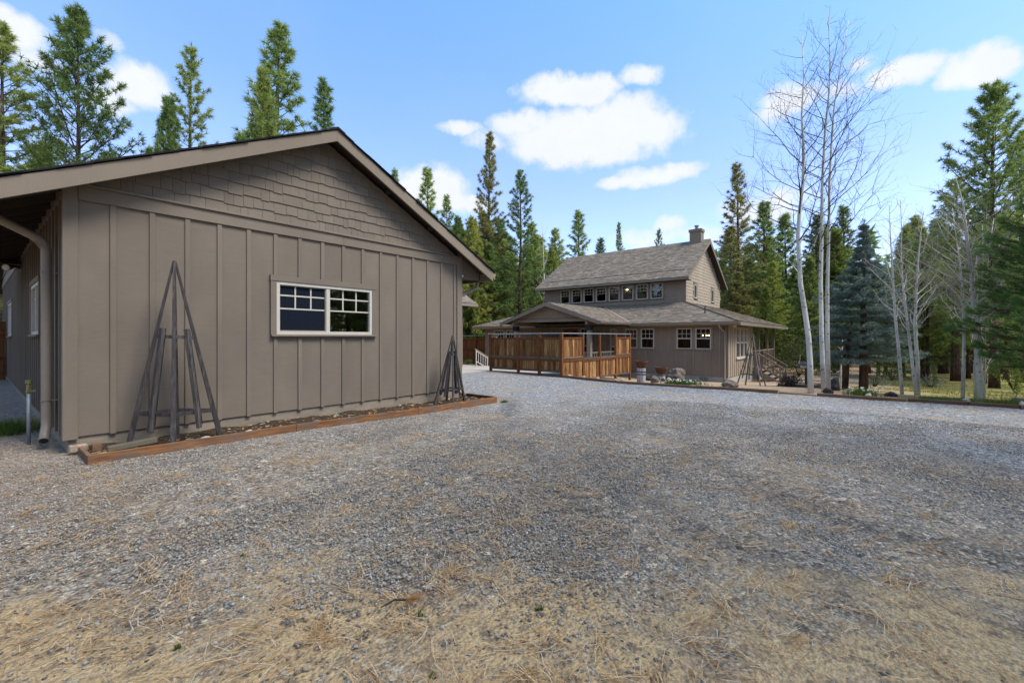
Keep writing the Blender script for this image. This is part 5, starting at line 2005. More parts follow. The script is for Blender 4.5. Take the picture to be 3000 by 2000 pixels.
pine('dense1', 1618, 728, 41, 'light green pine top beside the upper left roof edge', 'needle_d', .8, MID)
pine('forest3', 1400, 760, 46, 'shaded pine deep in the gap between garage and house', 'needle_c', 1.1, MID)
pine('forest2', 1360, 700, 50, 'thin shaded pine deep behind the garage eave', 'needle_b', 1.1, MID)
pine('forest1', 1540, 800, 52, 'far shaded pine low behind the porch gable', 'needle_c', 1.2, MID)
pine('dense2', 1460, 860, 36, 'low green pine behind the left porch eave', 'needle_d', 1.0, MID)

pine('forest3', 1338, 668, 41, 'rounded green pine right behind the garage gutter end', 'needle_d', 1.2, MID)
pine('forest1', 1470, 640, 44, 'green pine between the brownish pine and the broad open pine', 'needle_b', 1.3, MID)
pine('dense1', 1440, 720, 36, 'thick green pine just above the left porch eave', 'needle_b', 1.2, MID)
pine('forest3', 1572, 690, 43, 'green pine left of the bare white-branched aspen', 'needle_a', 1.2, MID)

# behind the house roof
BEH = 'pines showing over the house roof'
pine('slim1', 1693, 617, 52, 'dark spiky pine over the left half of the house roof', 'needle_b', 1.25, BEH)
pine('slim2', 1755, 700, 54, 'small pine tip right of the spiky roof pine', 'needle_b', 1.2, BEH)
pine('open2', 1815, 652, 50, 'rounded pine over the middle of the house ridge', 'needle_b', .75, BEH)
pine('open3', 1930, 672, 50, 'short two-lobed pine near the chimney', 'needle_b', .8, BEH)

# right of the house
RGT = 'pines right of the house'
pine('slim2', 2162, 478, 40, 'tall narrow pine just right of the house gable', 'needle_c', 1.0, RGT)
pine('forest1', 2236, 590, 41, 'full green pine behind the tall narrow pine', 'needle_b', 1.1, RGT)
pine('forest3', 2305, 628, 43, 'pine between the house gable and the left aspen', 'needle_b', 1.0, RGT)
pine('forest2', 2388, 632, 40, 'pine directly behind the aspen trunks', 'needle_a', 1.0, RGT)
pine('slim1', 2466, 603, 40, 'pointed yellowish pine right of the aspen trunks', 'needle_a', 1.2, RGT)
pine('dense1', 2240, 840, 34, 'yellow-green young tree behind the deck roof', 'needle_d', 1.0, RGT)
pine('forest3', 2120, 760, 46, 'dark pine close behind the right end of the house', 'needle_b', 1.1, RGT)
pine('forest1', 2190, 720, 50, 'deep green pine in the mass behind the deck', 'needle_b', 1.2, RGT)
pine('slim1', 2686, 640, 42, 'pointed pine behind the bare aspens right of the spruce', 'needle_a', 1.2, RGT)
pine('slim2', 2602, 800, 46, 'small pine in the sky gap right of the spruce top', 'needle_b', 1.1, RGT)
pine('broad', 2913, 248, 21, 'big open-crowned pine with long side boughs near the right edge', 'needle_b', 1.0, RGT, 2.0)
pine('open3', 2800, 520, 26, 'airy pine left of the big open-crowned pine', 'needle_a', 1.5, RGT)
pine('open2', 2992, 385, 25, 'pine at the right edge behind the big open-crowned pine', 'needle_b', 1.0, RGT)
pine('forest1', 2880, 560, 24, 'thick pine under the big open-crowned pine', 'needle_b', 1.1, RGT)
pine('forest3', 2760, 640, 33, 'pine behind the clump of bare aspens', 'needle_b', 1.1, RGT)

# the crowded woods behind: indistinguishable pines
r = random.Random(77)
for i in range(104):
    if i < 66:
        while True:
            x = r.uniform(2110, 3250)
            d = r.uniform(27, 60)
            q = at(x, 988, d)
            if q.x > 38.5 or q.y < 2.5:
                break
        y = r.uniform(660, 800) if x < 2520 else (r.uniform(800, 850) if x < 2640 else r.uniform(620, 780))
        if x < 2330:
            lab, grp = 'pine in the crowded woods behind the right end of the house deck', 'woods behind the deck'
        elif x < 2470:
            lab, grp = 'pine in the woods filling the gaps behind the tall bare aspens', 'woods behind the tall aspens'
        elif x < 2640:
            lab, grp = 'low shaded pine in the woods behind the blue spruce', 'woods behind the spruce'
        elif x < 2860:
            lab, grp = 'pine in the dark woods behind the smaller pale aspens', 'woods behind the small aspens'
        else:
            lab, grp = 'pine in the woods behind the near dark pine at the right edge', 'woods at the right edge'
    else:
        x = r.uniform(1330, 1660)
        d = r.uniform(43, 64)
        y = r.uniform(650, 830)
        lab, grp = 'shaded pine in the mass of woods behind the porch gable', 'woods behind the porch'
    pine(r.choice(('forest1', 'forest2', 'forest3', 'forest2')), x, y, d, lab, r.choice(('needle_b', 'needle_d', 'needle_c', 'needle_a')), r.uniform(1.0, 1.5), grp)
# unseen tall pines behind the camera, placed to shade the near drive and the garage
SHADE = [(-7.5, -6.5, 21), (-1.0, -6.0, 20), (4.6, -7.0, 21), (9.5, -8.5, 20), (-13, -9, 22)]
SHADE += [(10 + 3.1 * k, -19 - 3.0 * ((k * 7) % 4), 15) for k in range(9)]  # more unseen pines, there to darken the garage window's reflection
LABS = ['tall unseen pine standing across the yard behind the camera']
for k, (x_, y_, hh) in enumerate(SHADE):
    kind = ('open3', 'open2')[k % 2] if k < 5 else ('forest1', 'forest3')[k % 2]
    tr, cr, h0 = PV[kind]
    o = thing('pine_tree', LABS[0], 'tree', (x_, y_, zg(x_, y_)), 'unseen pines across the yard')
    s = hh / h0
    o.scale = (s * 1.05, s * 1.05, s)
    o.rotation_euler = (0, 0, k * 1.3)
    link('trunk', tr, None, o, True)
    link('crown', PM[[q for q in PM if q[0] == kind][0]], None, o, True)


def far_woods():
    rng = np.random.default_rng(31)
    cs, ds = [], []
    for i in range(1250):
        a = rng.uniform(R(-25), R(110)) if i < 670 else rng.uniform(R(110), R(335))
        q = rng.uniform(62, 105) if i < 670 else rng.uniform(50, 90)
        x, y = q * math.cos(a), q * math.sin(a)
        hh = rng.uniform(9, 15) if i < 670 else rng.uniform(10, 17)
        n = 70
        t = rng.uniform(.02, 1, n)
        rad = 2.0 * (1 - t) ** .8 * rng.uniform(.3, 1, n)
        th = rng.uniform(0, 6.28, n)
        p = np.stack([x + rad * np.cos(th), y + rad * np.sin(th), -1.2 + hh * t], 1)
        cs.append(p)
        ds.append(np.stack([np.cos(th), np.sin(th), .2 + 0 * th], 1))
    V, Fc = blades(np.concatenate(cs), np.concatenate(ds), 3, .95, .42, .6, rng)
    o = link('far_woods', mesh_np('far_woods', V, Fc), M['needle_b'])
    o['kind'] = 'stuff'
    o['label'] = 'distant dark pine woods closing the view behind the trees'


far_woods()


# blue spruce
def spruce():
    rng = np.random.default_rng(12)
    c = at(2530, 1141, 15.2)
    z0 = zg(c.x, c.y)
    ztop = CAMH + (988 - 646) / F * 15.2
    h = ztop - z0
    t = thing('blue_spruce', 'blue-green spruce with layered boughs on two dark trunks beyond the timbers', 'tree', (c.x, c.y, z0))
    m = MB()
    m.tube([(0, 0, -.2), (.02, .0, 1.2), (0, 0, h * .6), (0, 0, h * .98)], [.14, .115, .07, .012], 10)
    a = m.build('trunk', M['bark'], None, True)
    a.parent = t
    m = MB()
    q = at(2475, 1138, 15.4) - c
    m.tube([(q.x, q.y, -.2), (q.x * .9, q.y * .9, 1.2), (q.x * .6, q.y * .6, 2.4)], [.10, .085, .03], 10)
    a = m.build('trunk', M['bark'], None, True)
    a.parent = t
    cen, dr = [], []
    m = MB()
    nb = 215
    zb = CAMH + (988 - 1052) / F * 15.2 - z0
    for i in range(nb):
        tr_ = int(i / nb * 18)
        tt = min(.995, max(0, (tr_ + rng.normal(.3, .10)) / 18))
        z = zb + (h - zb) * tt * .985
        L = float(np.interp(tt, [0, .12, .38, .5, .6, .7, .8, .9, 1], [1.45, 1.52, 1.30, .92, .60, .36, .17, .07, .01])) * rng.uniform(.72, 1.14)
        az = i * 2.399 + rng.uniform(-.4, .4)
        out = np.array([math.cos(az), math.sin(az), 0])
        side = np.array([-out[1], out[0], 0])
        el = -.20 + .75 * tt ** 1.6 + rng.normal(0, .035)

        def path(s):
            return np.array([0, 0, z]) + out * L * s * math.cos(el) + np.array([0, 0, L * (s * math.sin(el) + .16 * s * s)])
        m.tube([path(0), path(.5), path(1)], [.014, .010, .004], 3, False)
        k = int(6 + 40 * L / 1.6)
        for j in range(k):
            s = rng.uniform(.18, 1)
            wdt = .34 * L * (1.05 - s) + .06
            la = rng.uniform(-1, 1) * wdt
            p = path(s) + side * la + out * abs(la) * .5 + np.array([0, 0, rng.normal(0, .015) - abs(la) * .12])
            cen.append(p)
            d = out * .8 + side * np.sign(la) * .5 + np.array([0, 0, .12])
            dr.append(d / np.linalg.norm(d))
    a = m.build('limb', M['bark'], None)
    a.parent = t
    for q in range(9):
        cen.append(np.array([0, 0, h * (1 - .012 * q)]))
        dr.append(np.array([0, 0, 1.0]))
    V, Fc = blades(np.array(cen), np.array(dr), 14, .105, .020, .55, rng, .03)
    link('crown', mesh_np('spruce_crown', V, Fc), M['needle_spruce'], t, True)


spruce()


# near pine at the right edge
def near_pine():
    rng = np.random.default_rng(40)
    d0 = 10.2
    c = at(3170, 1150, d0)
    z0 = zg(c.x, c.y)
    t = thing('pine_tree', 'near dark green pine with long soft needles filling the right edge', 'tree', (c.x, c.y, z0))
    m = MB()
    h = CAMH + (988 - 470) / F * d0 - z0
    m.tube([(0, 0, -.2), (0, 0, h * .5), (0, 0, h)], [.13, .08, .015], 10)
    cen, dr = [], []
    nb = 120
    zb = CAMH + (988 - 1085) / F * d0 - z0
    for i in range(nb):
        tt = (i + rng.uniform(0, 1)) / nb
        z = zb + (h - zb) * tt * .98
        L = 2.35 * (1 - tt) ** .72 * rng.uniform(.65, 1.08) * min(1, .8 + tt) + .2
        az = i * 2.399 + rng.uniform(-.4, .4)
        out = np.array([math.cos(az), math.sin(az), 0])
        side = np.array([-out[1], out[0], 0])
        el = -.05 + .8 * tt ** 1.4 + rng.normal(0, .1)

        def path(s):
            return np.array([0, 0, z]) + out * L * s * math.cos(el) + np.array([0, 0, L * (s * math.sin(el) + .16 * s * s)])
        m.tube([path(0), path(.5), path(1)], [.022, .014, .006], 4, False)
        for j in range(int(7 + 17 * L / 2.2)):
            s = 1 - rng.uniform(0, 1) ** 1.2 * .75
            la = rng.normal(0, 1) * .15 * L
            p = path(s) + side * la + np.array([0, 0, rng.normal(0, .05)])
            m.tube([path(max(0, s - .12)), p], [.006, .004], 3, False)
            dd = out * .8 + side * np.sign(la) * .3 + np.array([0, 0, .4])
            dd /= np.linalg.norm(dd)
            for e in range(3):
                cen.append(p + dd * .05 * e)
                dr.append(dd)
    a = m.build('trunk', M['bark'], None)
    a.parent = t
    V, Fc = blades(np.array(cen), np.array(dr), 22, .17, .0075, .5, rng, .01)
    link('crown', mesh_np('near_pine_crown', V, Fc), M['needle_near'], t, True)


near_pine()


# aspens
def aspen(path_px, d, r0, label, seed, nbr=34, blen=2.1, zmin=2.0, twig='twig', dens=1.0, up=.75, group='bare aspens'):
    rng = np.random.default_rng(seed)
    P = [at(x, y, d + (k * .0)) for k, (x, y) in enumerate(path_px)]
    z0 = zg(P[0].x, P[0].y)
    base = Vector((P[0].x, P[0].y, z0))
    t = thing('aspen_tree', label, 'tree', base, group)
    pts = [p - base for p in P]
    pts[0].z = -.15
    n = len(pts)
    r0 *= .86
    top = pts[-1].z
    rad = [max(.008, r0 * (1 - max(0, p.z) / top) ** .72) for p in pts]
    tr = MB()
    tr.tube(pts, rad, 10)
    tw = MB()

    def on(z):
        for a, b in zip(pts[:-1], pts[1:]):
            if a.z <= z <= b.z:
                f = (z - a.z) / max(1e-6, b.z - a.z)
                return a.lerp(b, f)
        return pts[-1]

    def grow(p, dv, L, r, lev):
        q = [p]
        dcur = dv.normalized()
        ns = 4 if lev < 2 else 3
        for k in range(ns):
            dcur = (dcur + Vector(rng.normal(0, .16, 3)) + Vector((0, 0, .10 if lev == 0 else .05))).normalized()
            q.append(q[-1] + dcur * L / ns)
        rr = [r * (1 - .8 * k / ns) for k in range(ns + 1)]
        (tr if (lev == 0 and r > (.0190 if twig == 'twig' else .0075)) else tw).tube(q, rr, 5 if lev == 0 else 3, False)
        if lev >= 3:
            return
        nk = max(1, int((8, 4, 2.2)[lev] * dens * min(1.2, L / (1.3, .7, .35)[lev])))
        for k in range(nk):
            s = rng.uniform(.25, 1)
            i = min(ns - 1, int(s * ns))
            pp = q[i].lerp(q[i + 1], s * ns - i)
            nd_ = (q[i + 1] - q[i]).normalized()
            sd = Vector(rng.normal(0, 1, 3))
            sd = (sd - nd_ * sd.dot(nd_)).normalized()
            grow(pp, nd_ * .75 + sd * .75 + Vector((0, 0, .12)), L * rng.uniform(.32, .58), max(.0024, r * .42), lev + 1)
    for i in range(nbr):
        f = (i + rng.uniform(0, 1)) / nbr
        z = zmin + (top - zmin) * f * .985
        p = on(z)
        az = i * 2.399 + rng.uniform(-.6, .6)
        L = blen * (1 - f) ** .6 * rng.uniform(.5, 1.1) * min(1, .55 + f * 2) + .25
        grow(p, Vector((math.cos(az), math.sin(az), up * rng.uniform(.5, 1.3))), L, max(.006, min(.024, r0 * .27 * (1 - f) ** .5)), 0)
    a = tr.build('trunk', M['aspen'], None, True)
    a.parent = t
    a = tw.build('twigs', M[twig], None)
    a.parent = t
    return t


aspen([(2376, 1156), (2373, 1059), (2368, 983), (2357, 906), (2345, 830), (2341, 753), (2338, 690), (2342, 625), (2353, 536), (2354, 446), (2349, 335), (2355, 223), (2349, 103)], 12.4, .088,
      'leaning white aspen nearest the house, leftmost of the three tall bare trunks', 1, 30, 2.4, 3.2, dens=.72)
aspen([(2415, 1153), (2410, 1060), (2407, 983), (2404, 830), (2407, 700), (2409, 536), (2416, 402), (2429, 268), (2432, 179), (2428, 95), (2427, 40)], 12.6, .075,
      'tallest straight bare aspen, middle of the three tall trunks', 2, 32, 2.5, 3.4, dens=.72)
aspen([(2428, 1148), (2424, 983), (2424, 830), (2429, 638), (2430, 536), (2437, 402), (2444, 312), (2462, 200), (2486, 62)], 13.3, .070,
      'slender bare aspen at the right of the three tall trunks, leaning right at its top', 3, 30, 2.7, 3.8, dens=.72)
PA = 'smaller bare aspens right of the spruce'
aspen([(2644, 1150), (2634, 1040), (2622, 920), (2615, 800), (2609, 700), (2605, 600)], 12.9, .055, 'thin aspen partly hidden by the right side of the blue spruce', 4, 22, 1.2, 1.9, 'pale_twig', .7, .8, PA)
aspen([(2686, 1158), (2672, 1060), (2660, 960), (2646, 850), (2640, 760), (2641, 660), (2638, 585)], 12.6, .050, 'left stem of the aspen pair right of the spruce', 5, 24, 1.3, 1.7, 'pale_twig', .7, .9, PA)
aspen([(2690, 1158), (2688, 1060), (2680, 960), (2684, 850), (2690, 760), (2698, 680), (2706, 620)], 12.7, .062, 'right stem of the aspen pair, forking into pale branches', 6, 28, 1.5, 1.5, 'pale_twig', .8, .9, PA)
aspen([(2820, 1168), (2823, 1060), (2824, 960), (2820, 850), (2812, 770), (2800, 690), (2790, 610)], 11.9, .052, 'single straight aspen in the grass left of the thick aspen clump', 7, 26, 1.5, 1.6, 'pale_twig', .8, .8, PA)
aspen([(2874, 1170), (2868, 1080), (2860, 980), (2852, 880), (2846, 800), (2836, 720), (2822, 600), (2800, 520)], 11.7, .095, 'thick white aspen trunk in the clump near the right edge', 8, 34, 1.9, 1.6, 'pale_twig', .8, .8, PA)
aspen([(2858, 1165), (2856, 1080), (2862, 990), (2872, 880), (2880, 760), (2878, 660)], 12.0, .045, 'thin dark-marked aspen on the left side of the thick aspen', 9, 18, 1.3, 1.6, 'pale_twig', .8, .8, PA)
aspen([(2882, 1168), (2884, 1080), (2884, 960), (2886, 860), (2896, 740), (2912, 640)], 12.1, .042, 'thin aspen on the right side of the thick aspen with low bare branches', 10, 24, 1.6, .5, 'pale_twig', .8, .5, PA)
aspen([(2462, 1134), (2463, 1090), (2466, 1040), (2468, 980)], 17.5, .04, 'short pale aspen stem seen under the left side of the spruce', 11, 8, .8, 1.2, 'pale_twig', .6, .8, PA)
aspen([(2474, 1134), (2478, 1090), (2482, 1040), (2490, 980)], 17.8, .035, 'slanting pale aspen stem under the left side of the spruce', 12, 8, .8, 1.2, 'pale_twig', .6, .8, PA)
aspen([(1597, 900), (1594, 820), (1592, 760), (1590, 690), (1588, 640)], 39.5, .12, 'bare white-branched aspen behind the left end of the clerestory', 13, 22, 2.2, 2.5, 'pale_twig', .8, 1.0, PA)


# shrubs
def shrub(c, rx, rz, n, size, mt, label, name='shrub', cat='shrub', seed=0, stems=10, group=None):
    rng = np.random.default_rng(seed + 900)
    z0 = zg(c[0], c[1])
    t = thing(name, label, cat, (c[0], c[1], z0), group)
    m = MB()
    for k in range(stems):
        a = rng.uniform(0, 6.28)
        q = rng.uniform(.3, .9)
        m.tube([(0, 0, -.05), (rx * q * .5 * math.cos(a), rx * q * .5 * math.sin(a), rz * .5), (rx * q * math.cos(a), rx * q * math.sin(a), rz * rng.uniform(.7, 1.05))], [.018, .012, .004], 4, False)
    s = m.build('stem', M['twig'], None)
    s.parent = t
    nc = max(10, n // 28)
    u = rng.normal(0, 1, (nc, 3))
    u /= np.linalg.norm(u, axis=1, keepdims=True)
    cc = u * rng.uniform(.35, 1, (nc, 1)) ** .6 * np.array([rx, rx, rz * .55]) + np.array([0, 0, rz * .55])
    p = np.repeat(cc, 28, 0) + rng.normal(0, .13 * max(rx, .3), (nc * 28, 3))
    p[:, 2] = np.abs(p[:, 2])
    V, Fc = leafquads(p, size, rng)
    link('foliage', mesh_np('foliage', V, Fc), M[mt], t, True)
    return t


SH = 'shrubs below the woods'
def sh_at(x, yb, d, *a, **k):
    c = at(x, yb, d)
    return shrub((c.x, c.y), *a, **k)


sh_at(2340, 1100, 29, 1.5, 2.2, 2600, .10, 'leaf', 'large green shrub between the stairs and the left aspen', seed=1)
sh_at(2290, 1090, 36, 2.2, 3.6, 3000, .14, 'leaf', 'tall green bush behind the deck railing', seed=2)
sh_at(2250, 1080, 40, 2.4, 5.2, 3200, .16, 'leaf_yellow', 'tall yellow-green leafy bush behind the deck roof', seed=3)
sh_at(2410, 1095, 31, 1.3, 1.6, 1800, .10, 'leaf_yellow', 'yellow-green shrub behind the paired aspen trunks', seed=4)
sh_at(2445, 1098, 33, 1.0, 1.2, 1500, .09, 'leaf_grey', 'grey-green shrub left of the spruce trunk', seed=5)
sh_at(2562, 1118, 20, .55, .55, 900, .06, 'leaf_grey', 'sage bush just right of the spruce trunks', seed=6)
sh_at(2612, 1105, 26, .9, .9, 1200, .08, 'leaf_yellow', 'fresh green bush behind the thin aspen', seed=7)
sh_at(2728, 1118, 20, .55, .55, 900, .06, 'leaf_grey', 'low grey bush left of the single straight aspen', seed=8)
sh_at(2760, 1085, 36, 1.4, 1.1, 1300, .10, 'leaf_grey', 'grey-green bush deep between the aspens', seed=9)
sh_at(2970, 1110, 20, .8, 1.5, 1300, .08, 'leaf_yellow', 'yellow-leaved young bush under the near pine', seed=10)
sh_at(1372, 1078, 26.5, .35, .35, 500, .07, 'leaf', 'small leafy plant at the foot of the garage wing', 'plant', 'plant', seed=11)
sh_at(2370, 1082, 40, 2.0, 2.8, 2400, .14, 'leaf', 'bush deep behind the left aspen', seed=13)
t = sh_at(2312, 1138, 16.4, .40, .42, 1500, .06, 'dry', 'brown dried-out bush at the foot of the deck stairs', 'dry_bush', 'dry bush', seed=14, stems=40)

# young conifer sapling in the meadow
def sapling(x, yb, d, h, label):
    c = at(x, yb, d)
    tr, cr, hh = PV['dense1']
    o = thing('sapling', label, 'sapling', (c.x, c.y, zg(c.x, c.y)), 'saplings in the meadow')
    o.scale = (h / hh * .5, h / hh * .5, h / hh)
    link('trunk', tr, None, o, True)
    link('crown', PM[[k for k in PM if k[0] == 'dense1'][0]], None, o, True)


sapling(2738, 1116, 20, 1.1, 'thin waist-high sapling in the meadow between the aspens')
sapling(2979, 1132, 15, 1.3, 'small leafy sapling in the grass at the right edge')
sapling(2806, 1100, 28, 1.6, 'dim sapling standing behind the single straight aspen')

# fallen log, distant
c0, c1 = at(2555, 1083, 33), at(2690, 1084, 34)
o = MB().tube([(c0.x, c0.y, zg(c0.x, c0.y) + .12), ((c0.x + c1.x) / 2, (c0.y + c1.y) / 2, zg(c0.x, c0.y) + .16), (c1.x, c1.y, zg(c1.x, c1.y) + .1)], [.12, .11, .08], 8).build('fallen_log', M['pale_twig'])
tag(o, 'pale fallen log lying in the meadow behind the spruce', 'log')


def flower_clump(c, n, rad, hgt, label, seed, leaves=True):
    rng = np.random.default_rng(seed)
    z0 = zg(c[0], c[1])
    t = thing('flower_clump', label, 'flowers', (c[0], c[1], z0))
    p = np.concatenate([rng.normal(0, rad * .5, (n * 5, 2)) * np.array([.6, 1.0]), np.zeros((n * 5, 1))], 1)
    V, Fc = blades(p, np.tile([0, 0, 1.0], (len(p), 1)), 4, hgt, .014, .22, rng)
    link('leaves', mesh_np('leaves', V, Fc), M['grass_green'], t, True)
    q = rng.normal(0, rad * .55, (n, 2)) * np.array([.6, 1.0])
    for k in range(n):
        m = MB()
        z = hgt * rng.uniform(.6, 1.05)
        s = rng.uniform(.018, .034)
        for e in range(6):
            a = e * math.tau / 6
            m.v += [(0, 0, 0), (s * .55 * math.cos(a - .4), s * .55 * math.sin(a - .4), s * .3), (s * 1.3 * math.cos(a), s * 1.3 * math.sin(a), s * .35), (s * .55 * math.cos(a + .4), s * .55 * math.sin(a + .4), s * .3)]
            m.f.append((e * 4, e * 4 + 1, e * 4 + 2, e * 4 + 3))
        o = m.build('flower', M['petal'], None)
        o.parent = t
        o.location = (q[k, 0], q[k, 1], z)
        o.rotation_euler = (rng.uniform(-.7, .7), rng.uniform(-1.3, -.3), 0)


flower_clump((15.25, 5.0), 60, .55, .16, 'low patch of white flowers behind the timbers in front of the house', 51)
flower_clump((14.95, .25), 26, .35, .22, 'clump of white daffodils behind the timbers right of the aspens', 52)
flower_clump((4.15, 7.45), 7, .06, .09, 'tiny white-flowered plant in the garage bed under the window', 53)


def tuft(c, rad, n, hgt, label, seed, mt='grass_green'):
    rng = np.random.default_rng(seed)
    z0 = zg(c[0], c[1])
    q = np.concatenate([rng.normal(0, rad, (n, 2)), np.full((n, 1), 0.0)], 1)
    V, Fc = blades(q, np.tile([0, 0, 1.0], (n, 1)), 5, hgt, .008, .45, rng)
    o = link('grass_tuft', mesh_np('grass_tuft', V, Fc), M[mt])
    o.location = (c[0], c[1], z0)
    tag(o, label, 'grass tuft')
    return o


c = at(12, 1262, 6.6)
tuft((c.x, c.y), .10, 170, .24, 'green grass tuft by the left edge beside the standpipe', 61)
c = at(75, 1235, 7.0)
tuft((c.x, c.y), .11, 140, .20, 'thin dry grass tuft just behind the standpipe', 62, 'grass')
tuft((8.02, 6.80), .04, 60, .08, 'small weed at the right end of the garage bed edging', 63)
for k, (x, y) in enumerate(((705, 1630), (1265, 1985), (1230, 1800), (1580, 1785), (520, 1900))):
    k1 = (x - CX) / F
    dd = CAMH / ((y - HY) / F)
    tuft(((SU * k1 + CU) * dd, (SU - CU * k1) * dd), .010, 5, .03, 'tiny green weed sprouting in the foreground gravel and sand', 70 + k)['group'] = 'weeds in the gravel'


# ------------------------------------------------------------------ loose ground cover (uncountable)
def cover_points(n, rmin, rmax, amax, pw, rng):
    u = rng.uniform(0, 1, n)
    rr = (rmin ** pw + u * (rmax ** pw - rmin ** pw)) ** (1 / pw)
    a = rng.uniform(-amax, amax, n) + math.atan2(SU, CU)
    return np.stack([rr * np.cos(a), rr * np.sin(a)], 1)


def keep_drive(p):
    bedm = (p[:, 0] > .82) & (p[:, 0] < 7.94) & (p[:, 1] > 6.9)
    gar = (p[:, 0] > .6) & (p[:, 0] < 7.7) & (p[:, 1] > 7.6)
    return (p[:, 0] < 14.2) & ~bedm & ~gar & (p[:, 1] < 12.8)


def lownoise(p, seed, f0=.5, n=10):
    rg = np.random.default_rng(seed)
    o = np.zeros(len(p))
    for k in range(n):
        th = rg.uniform(0, 6.28)
        fr = f0 * rg.uniform(.6, 4)
        o += np.sin((p[:, 0] * math.cos(th) + p[:, 1] * math.sin(th)) * fr + rg.uniform(0, 6))
    return o / math.sqrt(n / 2)


def gravel_stones(n=165000):
    rng = np.random.default_rng(71)
    p = cover_points(int(n * 1.9), 1.15, 11.5, R(56), 1.15, rng)
    p = p[keep_drive(p)]
    sand = 2.55 - (p[:, 0] * .80 + p[:, 1] * .60) + lownoise(p, 3, 1.4) * 1.1
    pr = 1 / (1 + np.exp(sand * 2.0))
    pr = np.maximum(pr, .16) * np.clip(.85 + .3 * lownoise(p, 9, 1.5), .25, 1)
    p = p[rng.uniform(0, 1, len(p)) < pr][:n]
    n = len(p)
    z = zg_np(p)
    s = np.clip(rng.lognormal(math.log(.0076), .34, n), .0035, .018)
    base = np.array([(1, 0, 0), (0, 1, 0), (-1, 0, 0), (0, -1, 0), (0, 0, 1), (0, 0, -1)], float)
    V = np.repeat(base[None], n, 0) * rng.uniform(.7, 1.25, (n, 6, 1)) * s[:, None, None]
    V[:, :, 2] *= .58
    V += rng.normal(0, .18, (n, 6, 3)) * s[:, None, None]
    a = rng.uniform(0, 6.28, n)
    tl = rng.normal(0, .3, n)
    ca, sa = np.cos(a), np.sin(a)
    x, y, w = V[:, :, 0].copy(), V[:, :, 1].copy(), V[:, :, 2].copy()
    w2 = w * np.cos(tl)[:, None] + x * np.sin(tl)[:, None]
    x2 = x * np.cos(tl)[:, None] - w * np.sin(tl)[:, None]
    V[:, :, 0] = x2 * ca[:, None] - y * sa[:, None] + p[:, 0, None]
    V[:, :, 1] = x2 * sa[:, None] + y * ca[:, None] + p[:, 1, None]
    V[:, :, 2] = w2 + (z + s * .22)[:, None]
    fb = np.array([(0, 1, 4), (1, 2, 4), (2, 3, 4), (3, 0, 4), (1, 0, 5), (2, 1, 5), (3, 2, 5), (0, 3, 5)])
    Fc = (np.arange(n)[:, None, None] * 6 + fb[None]).reshape(-1, 3)
    o = link('loose_gravel', mesh_np('loose_gravel', V.reshape(-1, 3), Fc), M['stones'])
    o['kind'] = 'stuff'
    o['label'] = 'loose grey crushed stones of the gravel drive'


def pine_straw(n=22000):
    rng = np.random.default_rng(72)
    p = cover_points(n * 3, 1.05, 13, R(56), 1.05, rng)
    p = p[keep_drive(p)]
    dens = .10 + .22 / (1 + np.exp(-(2.9 - (p[:, 0] * .80 + p[:, 1] * .60)) * 1.6)) + .75 * np.clip(lownoise(p, 14, 2.2) - .55, 0, 1) + .5 * (p[:, 0] < 1.0) * (p[:, 1] > 5)
    p = p[rng.uniform(0, 1, len(p)) < dens][:n]
    n = len(p)
    a = lownoise(p, 5, .9) * 1.6 + rng.normal(0, .75, n)
    L = rng.uniform(.04, .15, n)
    bc = cover_points(620, 1.1, 7, R(54), .9, rng)
    bc = bc[keep_drive(bc)]
    bp, ba, bL = [], [], []
    for c_ in bc:
        k_ = rng.integers(4, 15)
        a0 = rng.uniform(0, 6.28)
        bp.append(c_ + rng.normal(0, .028, (k_, 2)))
        ba.append(a0 + rng.normal(0, .22, k_))
        bL.append(rng.uniform(.12, .22, k_))
    p = np.concatenate([p] + bp)
    a = np.concatenate([a] + ba)
    L = np.concatenate([L] + bL)
    n = len(p)
    z = zg_np(p) + rng.uniform(.006, .022, n)
    w = rng.uniform(.0006, .0015, n)
    bend = rng.normal(0, .16, n)
    d = np.stack([np.cos(a), np.sin(a)], 1)
    s = np.stack([-d[:, 1], d[:, 0]], 1)
    V = np.empty((n, 6, 3))
    for k, t in enumerate((-.5, 0, .5)):
        c = p + d * (L * t)[:, None] + s * (L * bend * (t * t * 4 - .5))[:, None]
        V[:, k * 2, :2] = c - s * w[:, None]
        V[:, k * 2 + 1, :2] = c + s * w[:, None]
        zz = z + rng.uniform(-.004, .010, n)
        V[:, k * 2, 2] = zz
        V[:, k * 2 + 1, 2] = zz
    fb = np.array([(0, 1, 3, 2), (2, 3, 5, 4)])
    Fc = (np.arange(n)[:, None, None] * 6 + fb[None]).reshape(-1, 4)
    o = link('pine_straw', mesh_np('pine_straw', V.reshape(-1, 3), Fc), M['straw'])
    o['kind'] = 'stuff'
    o['label'] = 'fallen tan pine needles strewn over the drive'


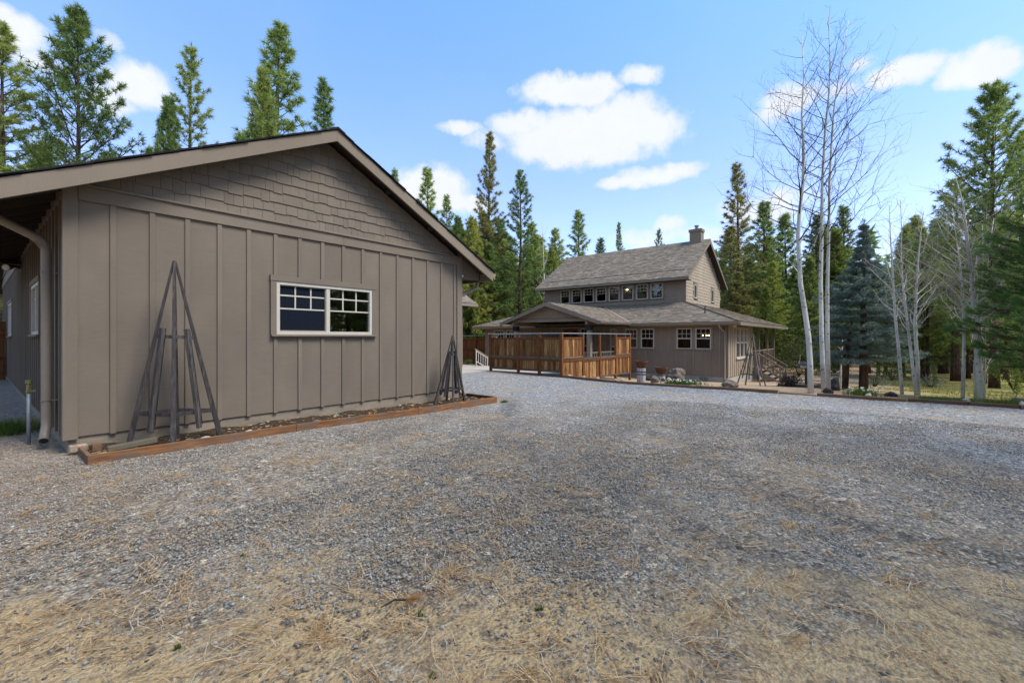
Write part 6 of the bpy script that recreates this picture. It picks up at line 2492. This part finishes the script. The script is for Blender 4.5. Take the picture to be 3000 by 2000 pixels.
def meadow_grass():
    rng = np.random.default_rng(73)
    n = 30000
    p = np.stack([rng.uniform(14.6, 34, n), rng.uniform(-16, 3, n)], 1)
    g = -.5 * p[:, 1] + .3 + lownoise(p, 21, .5) * .9
    p = p[rng.uniform(0, 1, n) < np.clip(g, 0, 1) * np.clip(.4 + .5 * lownoise(p, 22, .7), .05, 1)]
    c = np.concatenate([p, zg_np(p)[:, None]], 1)
    V, Fc = blades(c, np.tile([0, 0, 1.0], (len(c), 1)), 4, .10, .014, .5, rng, .02)
    o = link('meadow_grass', mesh_np('meadow_grass', V, Fc), M['grass'])
    o['kind'] = 'stuff'
    o['label'] = 'short yellow-green grass of the meadow under the aspens'
    n = 4200
    p = np.stack([14.55 + np.abs(rng.normal(0, .28, n)), rng.uniform(-9, -.9, n)], 1)
    c = np.concatenate([p, zg_np(p)[:, None]], 1)
    V, Fc = blades(c, np.tile([0, 0, 1.0], (len(c), 1)), 4, .12, .012, .4, rng, .02)
    o = link('verge_grass', mesh_np('verge_grass', V, Fc), M['grass_green'])
    o['kind'] = 'stuff'
    o['label'] = 'fresh green grass along the back of the driveway timbers'


def bed_litter():
    rng = np.random.default_rng(75)
    n = 650
    p = np.stack([rng.uniform(.92, 7.85, n), rng.uniform(6.99, 7.74, n)], 1)
    z = .030 - .075 * np.clip((p[:, 0] - 3) / 5, 0, 1) + .03 * np.clip((p[:, 1] - 7.3) * 1.4, 0, 1) + .016
    a = rng.uniform(0, 6.28, n)
    L = rng.uniform(.03, .12, n)
    d = np.stack([np.cos(a), np.sin(a)], 1)
    s_ = np.stack([-d[:, 1], d[:, 0]], 1) * rng.uniform(.0007, .0022, n)[:, None]
    V = np.empty((n, 4, 3))
    for k, (u, w) in enumerate(((-.5, -1), (-.5, 1), (.5, 1), (.5, -1))):
        V[:, k, :2] = p + d * (L * u)[:, None] + s_ * w
        V[:, k, 2] = z + rng.uniform(-.004, .012, n)
    o = link('bed_litter', mesh_np('bed_litter', V.reshape(-1, 3), np.arange(n * 4).reshape(-1, 4)), M['straw'])
    o['kind'] = 'stuff'
    o['label'] = 'dry needles and chips scattered on the garage bed soil'


gravel_stones()
bed_litter()
pine_straw()
meadow_grass()


# a curled brown pine sprig and a few sticks in the foreground
def sprig(x, y, label, n=60, seed=0):
    rng = np.random.default_rng(seed)
    k1 = (x - CX) / F
    dd = CAMH / ((y - HY) / F)
    c = np.array([(SU * k1 + CU) * dd, (SU - CU * k1) * dd, .02])
    t = thing('pine_sprig', label, 'sprig', tuple(c))
    cen = np.tile([0, 0, 0.0], (n, 1)) + rng.normal(0, .006, (n, 3))
    dirs = np.tile([.5, -.6, .1], (n, 1))
    V, Fc = blades(cen, dirs, 1, .13, .004, .38, rng)
    V[:, 2] = np.abs(V[:, 2]) * .5 + .012
    link('needles', mesh_np('needles', V, Fc), simple('rusty_needles', (.36, .17, .05), .7, bstr=0), t, True)
    m = MB().tube([(0, 0, .015), (-.05, .05, .02), (-.13, .06, .012)], [.007, .006, .003], 5)
    o = m.build('twig', M['twig'], None)
    o.parent = t


sprig(1195, 1775, 'rusty brown pine sprig lying on the foreground gravel', 90, 3)
